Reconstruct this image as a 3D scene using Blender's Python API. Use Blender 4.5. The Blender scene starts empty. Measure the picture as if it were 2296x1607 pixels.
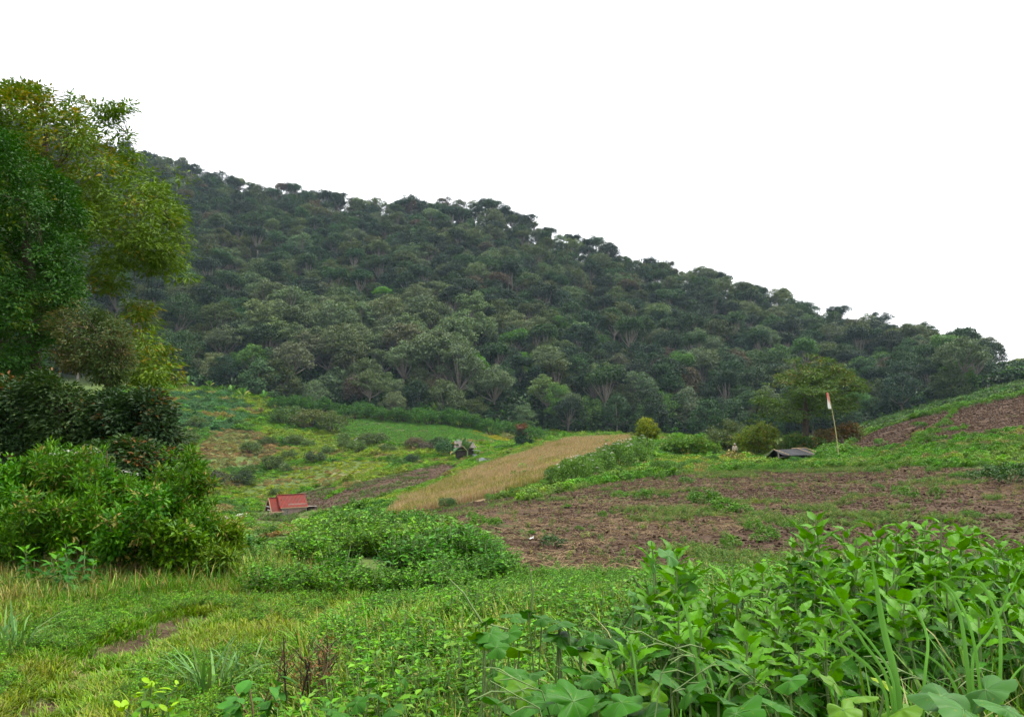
import bpy, math, random
import numpy as np
from math import radians, sin, cos, pi

RNG = np.random.default_rng(11)
random.seed(11)
SC = bpy.context.scene
COL = SC.collection

# ------------------------------------------------------------------ camera, sky, sun, exposure
F, CU, CV, PITCH, EYE = 1910.0, 1148.0, 803.5, radians(5.2), 1.65
cam_d = bpy.data.cameras.new('camera')
cam_d.sensor_width = 36.0
cam_d.lens = 36.0 * F / 2296.0
cam_d.clip_start, cam_d.clip_end = 0.05, 5000
cam = bpy.data.objects.new('camera', cam_d)
cam.location = (0, 0, EYE)
cam.rotation_euler = (pi / 2 + PITCH, 0, 0)
COL.objects.link(cam)
SC.camera = cam

SUN_EL, SUN_AZ = radians(62), radians(75)      # azimuth measured from +Y (view direction) towards +X
world = bpy.data.worlds.new('World')
SC.world = world
world.use_nodes = True
wn = world.node_tree
wn.nodes.clear()
w_out = wn.nodes.new('ShaderNodeOutputWorld')
w_sky = wn.nodes.new('ShaderNodeTexSky')
w_sky.sky_type = 'NISHITA'
w_sky.sun_disc = False
w_sky.sun_elevation = SUN_EL
w_sky.sun_rotation = SUN_AZ
w_sky.dust_density = 3.0
w_b1 = wn.nodes.new('ShaderNodeBackground')
w_b1.inputs[1].default_value = 0.065
w_b2 = wn.nodes.new('ShaderNodeBackground')     # the closed cloud cover
w_b2.inputs[0].default_value = (0.985, 0.99, 1.0, 1)
w_b2.inputs[1].default_value = 0.54
w_mix = wn.nodes.new('ShaderNodeMixShader')
w_mix.inputs[0].default_value = 0.88
wn.links.new(w_sky.outputs[0], w_b1.inputs[0])
wn.links.new(w_b1.outputs[0], w_mix.inputs[1])
wn.links.new(w_b2.outputs[0], w_mix.inputs[2])
wn.links.new(w_mix.outputs[0], w_out.inputs['Surface'])

sun_d = bpy.data.lights.new('sun', 'SUN')
sun_d.energy = 1.5
sun_d.angle = radians(16)
sun_d.color = (1.0, 0.96, 0.9)
sun = bpy.data.objects.new('sun', sun_d)
sun.rotation_euler = (pi / 2 - SUN_EL, 0, pi - SUN_AZ)
COL.objects.link(sun)

vs = SC.view_settings
vs.view_transform = 'Standard'
vs.look = 'None'
vs.exposure = 2.02
vs.gamma = 1.0
vs.use_curve_mapping = False
SC.render.engine = 'CYCLES'
SC.cycles.use_denoising = True
SC.cycles.use_adaptive_sampling = True
SC.cycles.adaptive_threshold = 0.02
SC.cycles.max_bounces = 6
SC.cycles.diffuse_bounces = 3
SC.cycles.glossy_bounces = 2
SC.cycles.transmission_bounces = 3
SC.cycles.transparent_max_bounces = 4
SC.cycles.volume_bounces = 0
SC.cycles.caustics_reflective = False
SC.cycles.caustics_refractive = False

# ------------------------------------------------------------------ picture <-> place
def ray(U, V):
    cx = (np.asarray(U, float) - CU) / F
    cz = (CV - np.asarray(V, float)) / F
    Y = cos(PITCH) - cz * sin(PITCH)
    Z = sin(PITCH) + cz * cos(PITCH)
    return cx / Y, Z / Y

def at(U, V, D):
    a, b = ray(U, V)
    return np.array([float(a) * D, float(D), EYE + float(b) * D])

def proj(p):
    p = np.asarray(p, float)
    x, y, z = p[..., 0], p[..., 1], p[..., 2] - EYE
    yy = np.maximum(y * cos(PITCH) + z * sin(PITCH), 1e-3)
    zz = -y * sin(PITCH) + z * cos(PITCH)
    return CU + F * x / yy, CV - F * zz / yy

def sstep(a, b, x):
    t = np.clip((np.asarray(x, float) - a) / (b - a), 0, 1)
    return t * t * (3 - 2 * t)

def _hash(ix, iy, seed):
    h = (ix.astype(np.int64) * 374761393 + iy.astype(np.int64) * 668265263 + seed * 1442695041) & 0x7fffffff
    h = ((h ^ (h >> 13)) * 1274126177) & 0x7fffffff
    return ((h ^ (h >> 16)) & 0xffff) / 65535.0

def noise(x, y, scale=1.0, seed=0, octaves=3):
    """value noise, 0..1"""
    x = np.asarray(x, float) / scale
    y = np.asarray(y, float) / scale
    tot = 0; amp = 1.0; norm = 0
    for o in range(octaves):
        ix, iy = np.floor(x), np.floor(y)
        fx, fy = x - ix, y - iy
        fx = fx * fx * (3 - 2 * fx); fy = fy * fy * (3 - 2 * fy)
        a = _hash(ix, iy, seed + o); b = _hash(ix + 1, iy, seed + o)
        c = _hash(ix, iy + 1, seed + o); d = _hash(ix + 1, iy + 1, seed + o)
        tot = tot + amp * ((a * (1 - fx) + b * fx) * (1 - fy) + (c * (1 - fx) + d * fx) * fy)
        norm += amp; amp *= 0.5; x = x * 2.03 + 7.1; y = y * 2.03 + 3.7
    return tot / norm

# ------------------------------------------------------------------ the lie of the land
DK = np.array([11, 14, 20, 30, 45, 60, 75, 90, 110, 130, 150, 180, 215, 250], float)
TERR = {
 -600: [1262, 1210, 1160, 1130, 1120, 1120, 1120, 1115, 1090, 1050, 1005, 940, 880, 835],
 0:    [1268, 1222, 1170, 1150, 1150, 1150, 1150, 1140, 1115, 1070, 1025, 960, 895, 850],
 300:  [1275, 1240, 1208, 1198, 1195, 1190, 1180, 1165, 1135, 1090, 1040, 975, 905, 855],
 480:  [1280, 1255, 1238, 1232, 1225, 1215, 1200, 1185, 1158, 1105, 1055, 990, 925, 872],
 600:  [1284, 1260, 1250, 1240, 1230, 1222, 1208, 1192, 1165, 1128, 1070, 1000, 940, 893],
 800:  [1285, 1245, 1208, 1192, 1195, 1187, 1175, 1155, 1128, 1088, 1050, 1005, 958, 925],
 1000: [1288, 1245, 1195, 1163, 1162, 1152, 1138, 1120, 1090, 1065, 1042, 1002, 964, 942],
 1200: [1290, 1250, 1190, 1140, 1118, 1108, 1090, 1070, 1045, 1020, 1000, 1003, 990, 970],
 1400: [1292, 1252, 1186, 1132, 1090, 1068, 1048, 1028, 1006, 991, 985, 1000, 992, 975],
 1700: [1292, 1250, 1180, 1122, 1080, 1057, 1044, 1034, 1024, 1016, 1010, 1005, 998, 980],
 1900: [1290, 1245, 1172, 1112, 1070, 1046, 1028, 1005, 985, 982, 985, 990, 985, 965],
 2100: [1288, 1240, 1165, 1100, 1050, 1015, 980, 950, 930, 930, 940, 950, 940, 905],
 2296: [1285, 1235, 1160, 1090, 1035, 990, 950, 915, 890, 885, 890, 900, 890, 860],
 2800: [1280, 1225, 1140, 1060, 990, 930, 880, 840, 810, 800, 800, 810, 810, 800]}
CREST = {-600: (600, 190), 0: (585, 300), 400: (560, 412), 600: (545, 460), 800: (535, 480), 1000: (520, 498),
         1100: (510, 512), 1300: (485, 586), 1500: (460, 648), 1700: (435, 706), 1900: (410, 764), 2050: (395, 792), 2140: (385, 816),
         2220: (375, 836), 2296: (365, 815), 2800: (350, 800)}

def cubic(xk, yk, x):
    """monotone-ish cubic Hermite through knots, yk shape (..., K)"""
    xk = np.asarray(xk, float)
    d = np.diff(yk, axis=-1) / np.diff(xk)
    m = np.zeros_like(yk)
    a, b = d[..., :-1], d[..., 1:]
    with np.errstate(divide='ignore', invalid='ignore'):
        hm = np.where(a * b > 0, 2 * a * b / (a + b), 0.0)
    m[..., 1:-1] = hm
    m[..., 0] = d[..., 0]; m[..., -1] = d[..., -1]
    x = np.clip(x, xk[0], xk[-1])
    i = np.clip(np.searchsorted(xk, x) - 1, 0, len(xk) - 2)
    h = xk[i + 1] - xk[i]; t = (x - xk[i]) / h
    y0, y1, m0, m1 = yk[..., i], yk[..., i + 1], m[..., i], m[..., i + 1]
    return ((2*t**3-3*t**2+1)*y0 + (t**3-2*t**2+t)*h*m0 + (-2*t**3+3*t**2)*y1 + (t**3-t**2)*h*m1)

_cols = sorted(TERR)
_sk = np.array([(u - CU) / F for u in _cols])
_zt = np.array([[EYE + float(ray(u, v)[1]) * d for v, d in zip(TERR[u], DK)] for u in _cols])
_LD = np.linspace(math.log(11), math.log(250), 160)
_S = np.linspace(_sk[0], _sk[-1], 220)
_g1 = cubic(np.log(DK), _zt, _LD)                  # cols x LD
_G = cubic(_sk, _g1.T.copy(), _S).T                # S x LD
for _ in range(4):
    _G[1:-1] = 0.25 * _G[:-2] + 0.5 * _G[1:-1] + 0.25 * _G[2:]
_ck = sorted(CREST)
_csk = np.array([(u - CU) / F for u in _ck])
_cd = cubic(_csk, np.array([float(CREST[u][0]) for u in _ck]), _S)
_cz = cubic(_csk, np.array([EYE + float(ray(u, CREST[u][1])[1]) * CREST[u][0] for u in _ck]), _S)
for _ in range(3):
    _cz[1:-1] = 0.25 * _cz[:-2] + 0.5 * _cz[1:-1] + 0.25 * _cz[2:]

def near_h(x, y):
    """the track, its verge and the weedy bank on the right"""
    h = 0.30 * sstep(0.3, 2.6, x) * sstep(12, 5, y) + 0.10 * sstep(-1.2, -0.2, x) * sstep(14, 7, y)
    h = h + 0.25 * sstep(-4.6, -7.5, x)
    h = h + 0.10 * (noise(x, y, 2.2, 3) - 0.5) + 0.05 * (noise(x, y, 0.5, 5) - 0.5)
    for pts in RUTS:
        h = h - 0.05 * np.exp(-(seg_dist(x, y, pts) / 0.22) ** 2)
    return h

def seg_dist(x, y, pts):
    best = np.full(np.shape(x), 1e9)
    for (x0, y0), (x1, y1) in zip(pts[:-1], pts[1:]):
        dx, dy = x1 - x0, y1 - y0
        t = np.clip(((x - x0) * dx + (y - y0) * dy) / (dx * dx + dy * dy), 0, 1)
        best = np.minimum(best, np.hypot(x - x0 - t * dx, y - y0 - t * dy))
    return best

def flat_xy(U, V):
    a, b = ray(U, V)
    D = -EYE / b
    return (float(a * D), float(D))

RUTS = [[flat_xy(70, 1660), flat_xy(120, 1590), flat_xy(165, 1535), flat_xy(235, 1482), flat_xy(320, 1435), flat_xy(430, 1385)]]

def crest_at(s):
    return np.interp(s, _S, _cd)

def H(x, y):
    x = np.asarray(x, float); y = np.asarray(y, float)
    D = np.maximum(y, 0.5)
    s = np.clip(x / np.maximum(D, 6.0), _S[0], _S[-1])
    fi = (s - _S[0]) / (_S[-1] - _S[0]) * (len(_S) - 1)
    fj = (np.log(np.clip(D, 11, 250)) - _LD[0]) / (_LD[-1] - _LD[0]) * (len(_LD) - 1)
    i = np.clip(fi.astype(int), 0, len(_S) - 2); j = np.clip(fj.astype(int), 0, len(_LD) - 2)
    a, b = fi - i, fj - j
    z = (_G[i, j] * (1-a) * (1-b) + _G[i+1, j] * a * (1-b) + _G[i, j+1] * (1-a) * b + _G[i+1, j+1] * a * b)
    dc = np.interp(s, _S, _cd); zc = np.interp(s, _S, _cz)
    t = (D - 250) / (dc - 250)
    up = np.clip(t, 0, 1)
    z = np.where(t > 0, z + (zc - z) * (up ** 1.08), z)
    z = np.where(t > 1, zc - 260 * (1 - np.exp(-(t - 1) * 0.9)) * np.clip(t - 1, 0, 1), z)
    z = z + 7 * (noise(x, y, 45, 21) - 0.5) * sstep(255, 320, D) * (1 - 0.6 * sstep(0.85, 1.0, t))
    z = z + 0.9 * (noise(x, y, 9, 22) - 0.5) * sstep(70, 120, D)
    z = z + 0.14 * (noise(x, y, 1.6, 23) - 0.5) * sstep(11, 16, D) + 0.10 * (noise(x, y, 0.45, 24, 2) - 0.5) * sstep(11, 14, D) * sstep(60, 30, D)
    w = sstep(7.5, 11.5, y)
    return near_h(x, y) * (1 - w) + z * w

def Hf(x, y):
    return float(H(np.array([x]), np.array([y]))[0])

def ground_at(U, D):
    s = (U - CU) / F
    x = s * D
    return np.array([x, D, Hf(x, D)])

def in_poly(u, v, poly):
    u = np.asarray(u); v = np.asarray(v)
    ins = np.zeros(u.shape, bool)
    n = len(poly)
    for k in range(n):
        x0, y0 = poly[k]; x1, y1 = poly[(k + 1) % n]
        if y0 == y1: continue
        c = ((y0 > v) != (y1 > v)) & (u < (x1 - x0) * (v - y0) / (y1 - y0) + x0)
        ins ^= c
    return ins

REG = {
 'field': ([(880,1160),(1000,1132),(1150,1116),(1300,1085),(1500,1058),(1700,1050),(1900,1046),(2100,1048),(2500,1060),(2600,1240),(1950,1262),
            (1700,1300),(1450,1330),(1250,1318),(1170,1292),(1080,1245),(1000,1200)], 11, 78),
 'slope': ([(1880,1010),(1960,964),(2060,936),(2180,904),(2300,880),(2500,860),(2600,930),(2296,968),(2180,984),(2050,1002),(2000,1016)], 62, 135),
 'plot_a': ([(690,1138),(800,1085),(900,1060),(990,1040),(1035,1046),(990,1072),(900,1102),(800,1132),(740,1152)], 85, 165),
 'plot_b': ([(575,1165),(650,1112),(720,1095),(765,1090),(745,1108),(690,1142),(650,1170)], 95, 165),
 'dry': ([(870,1160),(900,1125),(950,1103),(1050,1062),(1130,1032),(1230,1000),(1300,988),(1410,980),(1410,1003),(1300,1040),(1235,1070),(1190,1112),(1050,1145),(960,1165)], 70, 162),
 'lime': ([(500,1125),(600,1076),(700,1046),(780,1030),(880,1036),(860,1052),(760,1076),(650,1104)], 105, 175),
 'crop': ([(700,938),(900,940),(1000,955),(1100,970),(1160,995),(1110,996),(1040,988),(900,995),(780,985)], 165, 250),
 'crop_yellow': ([(1030,965),(1100,971),(1165,995),(1110,988)], 165, 250),
 'brown': ([(420,1015),(500,962),(590,972),(630,1005),(590,1045),(480,1055)], 120, 235),
 'bluecrop': ([(370,885),(520,880),(570,930),(520,968),(390,978)], 140, 250)}

def region(name, x, y, z=None, wob=0.0):
    if z is None: z = H(x, y)
    u, v = proj(np.stack([x, y, z], -1))
    if wob:
        k = np.maximum(y, 5)
        u = u + wob * (noise(x, y, 0.05 * 40 + 1.5, 61) - 0.5) * 2
        v = v + wob * 0.5 * (noise(x, y, 2.5, 62) - 0.5) * 2
    poly, d0, d1 = REG[name]
    return in_poly(u, v, poly) & (y > d0) & (y < d1)

# ------------------------------------------------------------------ materials
def new_mat(name):
    m = bpy.data.materials.new(name)
    m.use_nodes = True
    nt = m.node_tree
    b = nt.nodes['Principled BSDF']
    return m, nt, b

def N(nt, kind, **kw):
    n = nt.nodes.new(kind)
    for k, v in kw.items():
        setattr(n, k, v)
    return n

def mixc(nt, fac, a, b, blend='MIX'):
    n = N(nt, 'ShaderNodeMix', data_type='RGBA', blend_type=blend)
    for sock, val in ((0, fac), (6, a), (7, b)):
        if hasattr(val, 'is_linked') or isinstance(val, bpy.types.NodeSocket):
            nt.links.new(val, n.inputs[sock])
        elif isinstance(val, (int, float)):
            n.inputs[sock].default_value = val
        else:
            n.inputs[sock].default_value = (*val[:3], 1)
    return n.outputs[2]

def tint_socket(nt, name='tint'):
    a = N(nt, 'ShaderNodeAttribute', attribute_type='INSTANCER', attribute_name=name)
    return a.outputs['Color']

def geo_attr(nt, name):
    a = N(nt, 'ShaderNodeAttribute', attribute_type='GEOMETRY', attribute_name=name)
    return a.outputs['Fac']

def make_foliage(name, rough=0.5, spec=0.3, trans=0.28, val=(0.62, 1.4), mottled=False):
    m, nt, b = new_mat(name)
    base = mixc(nt, geo_attr(nt, 'alt'), tint_socket(nt, 'tint'), tint_socket(nt, 'tint2'))
    rnd = geo_attr(nt, 'rnd')
    hsv = N(nt, 'ShaderNodeHueSaturation'); hsv.inputs['Saturation'].default_value = 1.18
    mr = N(nt, 'ShaderNodeMapRange'); nt.links.new(rnd, mr.inputs[0])
    mr.inputs[3].default_value, mr.inputs[4].default_value = val
    mh = N(nt, 'ShaderNodeMapRange'); nt.links.new(rnd, mh.inputs[0])
    mh.inputs[3].default_value, mh.inputs[4].default_value = 0.515, 0.482
    nt.links.new(mr.outputs[0], hsv.inputs['Value']); nt.links.new(mh.outputs[0], hsv.inputs['Hue'])
    if mottled:                                 # blotches, yellowing and small holes-like spots of a real leaf
        tc = N(nt, 'ShaderNodeTexCoord'); oi = N(nt, 'ShaderNodeObjectInfo')
        ad = N(nt, 'ShaderNodeVectorMath', operation='ADD'); nt.links.new(tc.outputs['Object'], ad.inputs[0])
        sc_ = N(nt, 'ShaderNodeVectorMath', operation='SCALE'); sc_.inputs[0].default_value = (37, 11, 23); nt.links.new(oi.outputs['Random'], sc_.inputs['Scale']); nt.links.new(sc_.outputs[0], ad.inputs[1])
        def nn(s):
            t = N(nt, 'ShaderNodeTexNoise'); t.inputs['Scale'].default_value = s; t.inputs['Detail'].default_value = 3; nt.links.new(ad.outputs[0], t.inputs['Vector']); return t.outputs[0]
        def mp(s, a, b_, c_, d_):
            r = N(nt, 'ShaderNodeMapRange'); nt.links.new(s, r.inputs[0])
            for i_, v_ in zip((1, 2, 3, 4), (a, b_, c_, d_)): r.inputs[i_].default_value = v_
            return r.outputs[0]
        base = mixc(nt, mp(nn(2.2), .35, .65, 0, .45), base, mixc(nt, 1.0, base, (0.72, 0.74, 0.9), 'MULTIPLY'))
        base = mixc(nt, mp(nn(5.0), .66, .76, 0, .7), base, (0.20, 0.19, 0.03))
    nt.links.new(base, hsv.inputs['Color'])
    nt.links.new(hsv.outputs[0], b.inputs['Base Color'])
    b.inputs['Roughness'].default_value = rough
    b.inputs['Specular IOR Level'].default_value = spec
    tr = N(nt, 'ShaderNodeBsdfTranslucent')
    tc = mixc(nt, 1.0, hsv.outputs[0], (1.5, 1.5, 0.6), 'MULTIPLY')
    nt.links.new(tc, tr.inputs[0])
    mx = N(nt, 'ShaderNodeMixShader'); mx.inputs[0].default_value = trans
    nt.links.new(b.outputs[0], mx.inputs[1]); nt.links.new(tr.outputs[0], mx.inputs[2])
    nt.links.new(mx.outputs[0], nt.nodes['Material Output'].inputs['Surface'])
    return m

M = {}
M['foliage'] = make_foliage('foliage', rough=0.55, spec=0.2, trans=0.16)
M['leaf_gloss'] = make_foliage('leaf_gloss', rough=0.5, spec=0.14, trans=0.20, val=(0.7, 1.3), mottled=True)

def simple(name, col, rough=0.8, spec=0.2, var=0.35, scale=6.0, stretch=(1, 1, 1), bump=0.0, col2=None, metallic=0.0):
    m, nt, b = new_mat(name)
    tc = N(nt, 'ShaderNodeTexCoord')
    mp = N(nt, 'ShaderNodeMapping'); mp.inputs['Scale'].default_value = stretch
    nt.links.new(tc.outputs['Object'], mp.inputs[0])
    nz = N(nt, 'ShaderNodeTexNoise'); nz.inputs['Scale'].default_value = scale; nz.inputs['Detail'].default_value = 5
    nt.links.new(mp.outputs[0], nz.inputs['Vector'])
    ramp = N(nt, 'ShaderNodeMapRange'); nt.links.new(nz.outputs[0], ramp.inputs[0])
    ramp.inputs[1].default_value, ramp.inputs[2].default_value = 0.3, 0.7
    dark = tuple(c * (1 - var) for c in col) if col2 is None else col2
    nt.links.new(mixc(nt, ramp.outputs[0], dark, col), b.inputs['Base Color'])
    b.inputs['Roughness'].default_value = rough
    b.inputs['Specular IOR Level'].default_value = spec
    b.inputs['Metallic'].default_value = metallic
    if bump:
        bp = N(nt, 'ShaderNodeBump'); bp.inputs['Strength'].default_value = bump; bp.inputs['Distance'].default_value = 0.02
        nt.links.new(nz.outputs[0], bp.inputs['Height']); nt.links.new(bp.outputs[0], b.inputs['Normal'])
    return m

M['bark_pale'] = simple('bark_pale', (0.22, 0.20, 0.165), 0.9, 0.1, 0.5, 1.6, (3, 3, 0.6))
M['bark_dark'] = simple('bark_dark', (0.075, 0.06, 0.045), 0.95, 0.1, 0.5, 5, (3, 3, 0.7), 0.4)
M['stem'] = simple('stem', (0.13, 0.20, 0.06), 0.6, 0.25, 0.4, 12)
M['stem_dry'] = simple('stem_dry', (0.16, 0.11, 0.06), 0.9, 0.1, 0.5, 12)
M['stem_black'] = simple('stem_black', (0.035, 0.025, 0.02), 0.9, 0.1, 0.5, 12)
M['vein'] = simple('vein', (0.085, 0.185, 0.045), 0.6, 0.15, 0.2, 12)
M['flower'] = simple('flower', (0.62, 0.62, 0.55), 0.9, 0.05, 0.3, 9)
M['clod'] = simple('clod', (0.076, 0.050, 0.034), 1.0, 0.05, 0.55, 4)
M['straw'] = simple('straw', (0.26, 0.185, 0.105), 0.9, 0.1, 0.5, 3)
M['wood'] = simple('wood', (0.40, 0.29, 0.17), 0.85, 0.15, 0.5, 7, (1, 6, 6))
M['wood_grey'] = simple('wood_grey', (0.30, 0.27, 0.23), 0.9, 0.1, 0.5, 5, (1, 6, 6))
M['dark_wood'] = simple('dark_wood', (0.075, 0.06, 0.05), 0.9, 0.1, 0.5, 7)
M['roof_red'] = simple('roof_red', (0.20, 0.028, 0.018), 0.65, 0.12, 0.3, 1.6, (1, 1, 1), 0, (0.105, 0.040, 0.032))
M['roof_grey'] = simple('roof_grey', (0.14, 0.13, 0.12), 0.8, 0.15, 0.5, 2.4, (1, 1, 1), 0, (0.09, 0.065, 0.05))
M['brick_wall'] = simple('brick_wall', (0.34, 0.24, 0.20), 0.95, 0.1, 0.35, 4)
M['tarp'] = simple('tarp', (0.014, 0.015, 0.018), 0.7, 0.2, 0.45, 2.2, (1, 1, 1), 0.25)
M['sheet_grey'] = simple('sheet_grey', (0.36, 0.38, 0.40), 0.6, 0.3, 0.25, 3)
M['bamboo'] = simple('bamboo', (0.36, 0.33, 0.14), 0.6, 0.3, 0.4, 5, (3, 3, 1))
M['white_cloth'] = simple('white_cloth', (0.75, 0.73, 0.72), 0.85, 0.1, 0.15, 5)
M['skin'] = simple('skin', (0.26, 0.14, 0.09), 0.6, 0.3, 0.15, 6)
M['shirt'] = simple('shirt', (0.52, 0.45, 0.33), 0.9, 0.1, 0.2, 9)
M['trousers'] = simple('trousers', (0.022, 0.024, 0.032), 0.9, 0.1, 0.3, 9)
M['hair'] = simple('hair', (0.015, 0.012, 0.010), 0.6, 0.3, 0.3, 20)
M['cap'] = simple('cap', (0.48, 0.42, 0.38), 0.9, 0.1, 0.2, 9)

# flag: red half over white half, faded
m, nt, b = new_mat('flag_cloth')
tc = N(nt, 'ShaderNodeTexCoord'); sx = N(nt, 'ShaderNodeSeparateXYZ')
at_u = N(nt, 'ShaderNodeAttribute', attribute_type='GEOMETRY', attribute_name='half')
mr = N(nt, 'ShaderNodeMapRange'); nt.links.new(at_u.outputs['Fac'], mr.inputs[0])
mr.inputs[1].default_value, mr.inputs[2].default_value = 0.40, 0.60
nt.links.new(mixc(nt, mr.outputs[0], (0.72, 0.70, 0.68), (0.70, 0.22, 0.19)), b.inputs['Base Color'])
b.inputs['Roughness'].default_value = 0.9
M['flag'] = m

# ground: soil, dry turf, green turf by where each really is
m, nt, b = new_mat('ground')
tc = N(nt, 'ShaderNodeTexCoord')
def nz_tex(scale, detail=6, rough=0.6):
    n = N(nt, 'ShaderNodeTexNoise'); n.inputs['Scale'].default_value = scale
    n.inputs['Detail'].default_value = detail; n.inputs['Roughness'].default_value = rough
    nt.links.new(tc.outputs['Object'], n.inputs['Vector'])
    return n.outputs[0]
def rng_map(s, a, bb, c=0.0, d=1.0):
    r = N(nt, 'ShaderNodeMapRange'); nt.links.new(s, r.inputs[0])
    r.inputs[1].default_value, r.inputs[2].default_value = a, bb
    r.inputs[3].default_value, r.inputs[4].default_value = c, d
    return r.outputs[0]
n_small, n_mid, n_big = nz_tex(9.0), nz_tex(1.3), nz_tex(0.16)
soil = mixc(nt, rng_map(n_small, 0.32, 0.68), (0.034, 0.0225, 0.0150), (0.086, 0.057, 0.039))
soil = mixc(nt, rng_map(n_mid, 0.42, 0.75, 0, 0.6), soil, (0.108, 0.075, 0.052))
green = mixc(nt, rng_map(n_mid, 0.35, 0.65), (0.045, 0.075, 0.020), (0.095, 0.13, 0.036))
green = mixc(nt, rng_map(n_small, 0.55, 0.75, 0, 0.55), green, (0.14, 0.12, 0.055))
dry = mixc(nt, rng_map(n_mid, 0.35, 0.65), (0.17, 0.13, 0.07), (0.25, 0.195, 0.11))
forest_floor = mixc(nt, rng_map(n_mid, 0.35, 0.65), (0.02, 0.03, 0.015), (0.04, 0.05, 0.025))
def edge(attr, sharp=0.22):
    a = geo_attr(nt, attr)
    ad = N(nt, 'ShaderNodeMath', operation='ADD'); nt.links.new(a, ad.inputs[0])
    nt.links.new(rng_map(n_mid, 0.2, 0.8, -0.35, 0.35), ad.inputs[1])
    return rng_map(ad.outputs[0], 0.5 - sharp, 0.5 + sharp)
c = mixc(nt, edge('dry'), green, dry)
c = mixc(nt, edge('soil', 0.12), c, soil)
c = mixc(nt, edge('forest', 0.3), c, forest_floor)
nt.links.new(c, b.inputs['Base Color'])
b.inputs['Roughness'].default_value = 1.0
b.inputs['Specular IOR Level'].default_value = 0.05
bp = N(nt, 'ShaderNodeBump'); bp.inputs['Strength'].default_value = 0.9; bp.inputs['Distance'].default_value = 0.06
nt.links.new(n_small, bp.inputs['Height']); nt.links.new(bp.outputs[0], b.inputs['Normal'])
M['ground'] = m

# ------------------------------------------------------------------ mesh building in numpy
class Buf:
    def __init__(self):
        self.v = []; self.q = []; self.mi = []; self.rnd = []; self.alt = []; self.n = 0
    def add(self, verts, quads, mi=0, rnd=0.5, alt=0.0):
        verts = np.asarray(verts, float).reshape(-1, 3); quads = np.asarray(quads, np.int64).reshape(-1, 4)
        self.v.append(verts); self.q.append(quads + self.n); self.n += len(verts)
        k = len(quads)
        self.mi.append(np.full(k, mi)); self.rnd.append(np.broadcast_to(rnd, (k,)).astype(float)); self.alt.append(np.broadcast_to(alt, (k,)).astype(float))
        return self
    def mesh(self, name, mats, smooth=False):
        me = bpy.data.meshes.new(name)
        if not self.v: return me
        v = np.concatenate(self.v); q = np.concatenate(self.q)
        me.vertices.add(len(v)); me.vertices.foreach_set('co', v.astype(np.float32).ravel())
        tri = q[:, 2] == q[:, 3]
        ltot = np.where(tri, 3, 4)
        lst = np.concatenate([[0], np.cumsum(ltot)[:-1]])
        keep = np.ones(q.shape, bool); keep[tri, 3] = False
        loops = q[keep]
        me.loops.add(len(loops)); me.loops.foreach_set('vertex_index', loops.astype(np.int32))
        me.polygons.add(len(q))
        me.polygons.foreach_set('loop_start', lst.astype(np.int32))
        me.polygons.foreach_set('material_index', np.concatenate(self.mi).astype(np.int32))
        me.polygons.foreach_set('use_smooth', np.full(len(q), smooth))
        for nm, arr in (('rnd', self.rnd), ('alt', self.alt)):
            a = me.attributes.new(nm, 'FLOAT', 'FACE'); a.data.foreach_set('value', np.concatenate(arr).astype(np.float32))
        for mm in mats: me.materials.append(M[mm] if isinstance(mm, str) else mm)
        me.update(calc_edges=True)
        return me

def unit(a):
    return a / np.maximum(np.linalg.norm(a, axis=-1, keepdims=True), 1e-9)

def leaves(buf, pos, direc, nrm, length, width, mi=0, rnd=None, alt=0.0, fold=0.18, wpos=0.42, droop=0.0):
    """diamond leaves: base at pos, pointing along direc, facing nrm"""
    n = len(pos)
    if n == 0: return
    d = unit(direc)
    s = unit(np.cross(d, nrm)); up = np.cross(s, d)
    L = np.broadcast_to(length, (n,))[:, None]; W = np.broadcast_to(width, (n,))[:, None]
    mid = pos + d * L * wpos
    v = np.empty((n, 4, 3))
    v[:, 0] = pos
    v[:, 1] = mid + s * W * 0.5 + up * W * fold
    v[:, 2] = pos + d * L - up * L * droop
    v[:, 3] = mid - s * W * 0.5 + up * W * fold
    q = np.arange(n * 4).reshape(n, 4)
    if rnd is None: rnd = RNG.random(n)
    buf.add(v.reshape(-1, 3), q, mi, rnd, alt)

def tube(buf, pts, radii, sides=6, mi=0, rnd=0.5):
    pts = np.asarray(pts, float); radii = np.broadcast_to(radii, (len(pts),)).astype(float)
    tang = np.gradient(pts, axis=0); tang = unit(tang)
    ref = np.where(np.abs(tang[:, 2:3]) > 0.9, np.array([[1.0, 0, 0]]), np.array([[0, 0, 1.0]]))
    a = unit(np.cross(tang, ref)); bb = np.cross(tang, a)
    th = np.linspace(0, 2 * pi, sides, endpoint=False)
    ring = pts[:, None] + radii[:, None, None] * (np.cos(th)[None, :, None] * a[:, None] + np.sin(th)[None, :, None] * bb[:, None])
    k = len(pts)
    i = np.arange(k - 1)[:, None] * sides; j = np.arange(sides)[None]
    jn = (j + 1) % sides
    q = np.stack([i + j, i + jn, i + sides + jn, i + sides + j], -1).reshape(-1, 4)
    buf.add(ring.reshape(-1, 3), q, mi, rnd)

def box(buf, c, size, mi=0, rot=None, rnd=0.5):
    c = np.asarray(c, float); h = np.asarray(size, float) / 2
    v = np.array([[x, y, z] for z in (-1, 1) for y in (-1, 1) for x in (-1, 1)], float) * h
    if rot is not None: v = v @ np.asarray(rot).T
    q = [[0, 2, 3, 1], [4, 5, 7, 6], [0, 1, 5, 4], [2, 6, 7, 3], [0, 4, 6, 2], [1, 3, 7, 5]]
    buf.add(v + c, q, mi, rnd)

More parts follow.
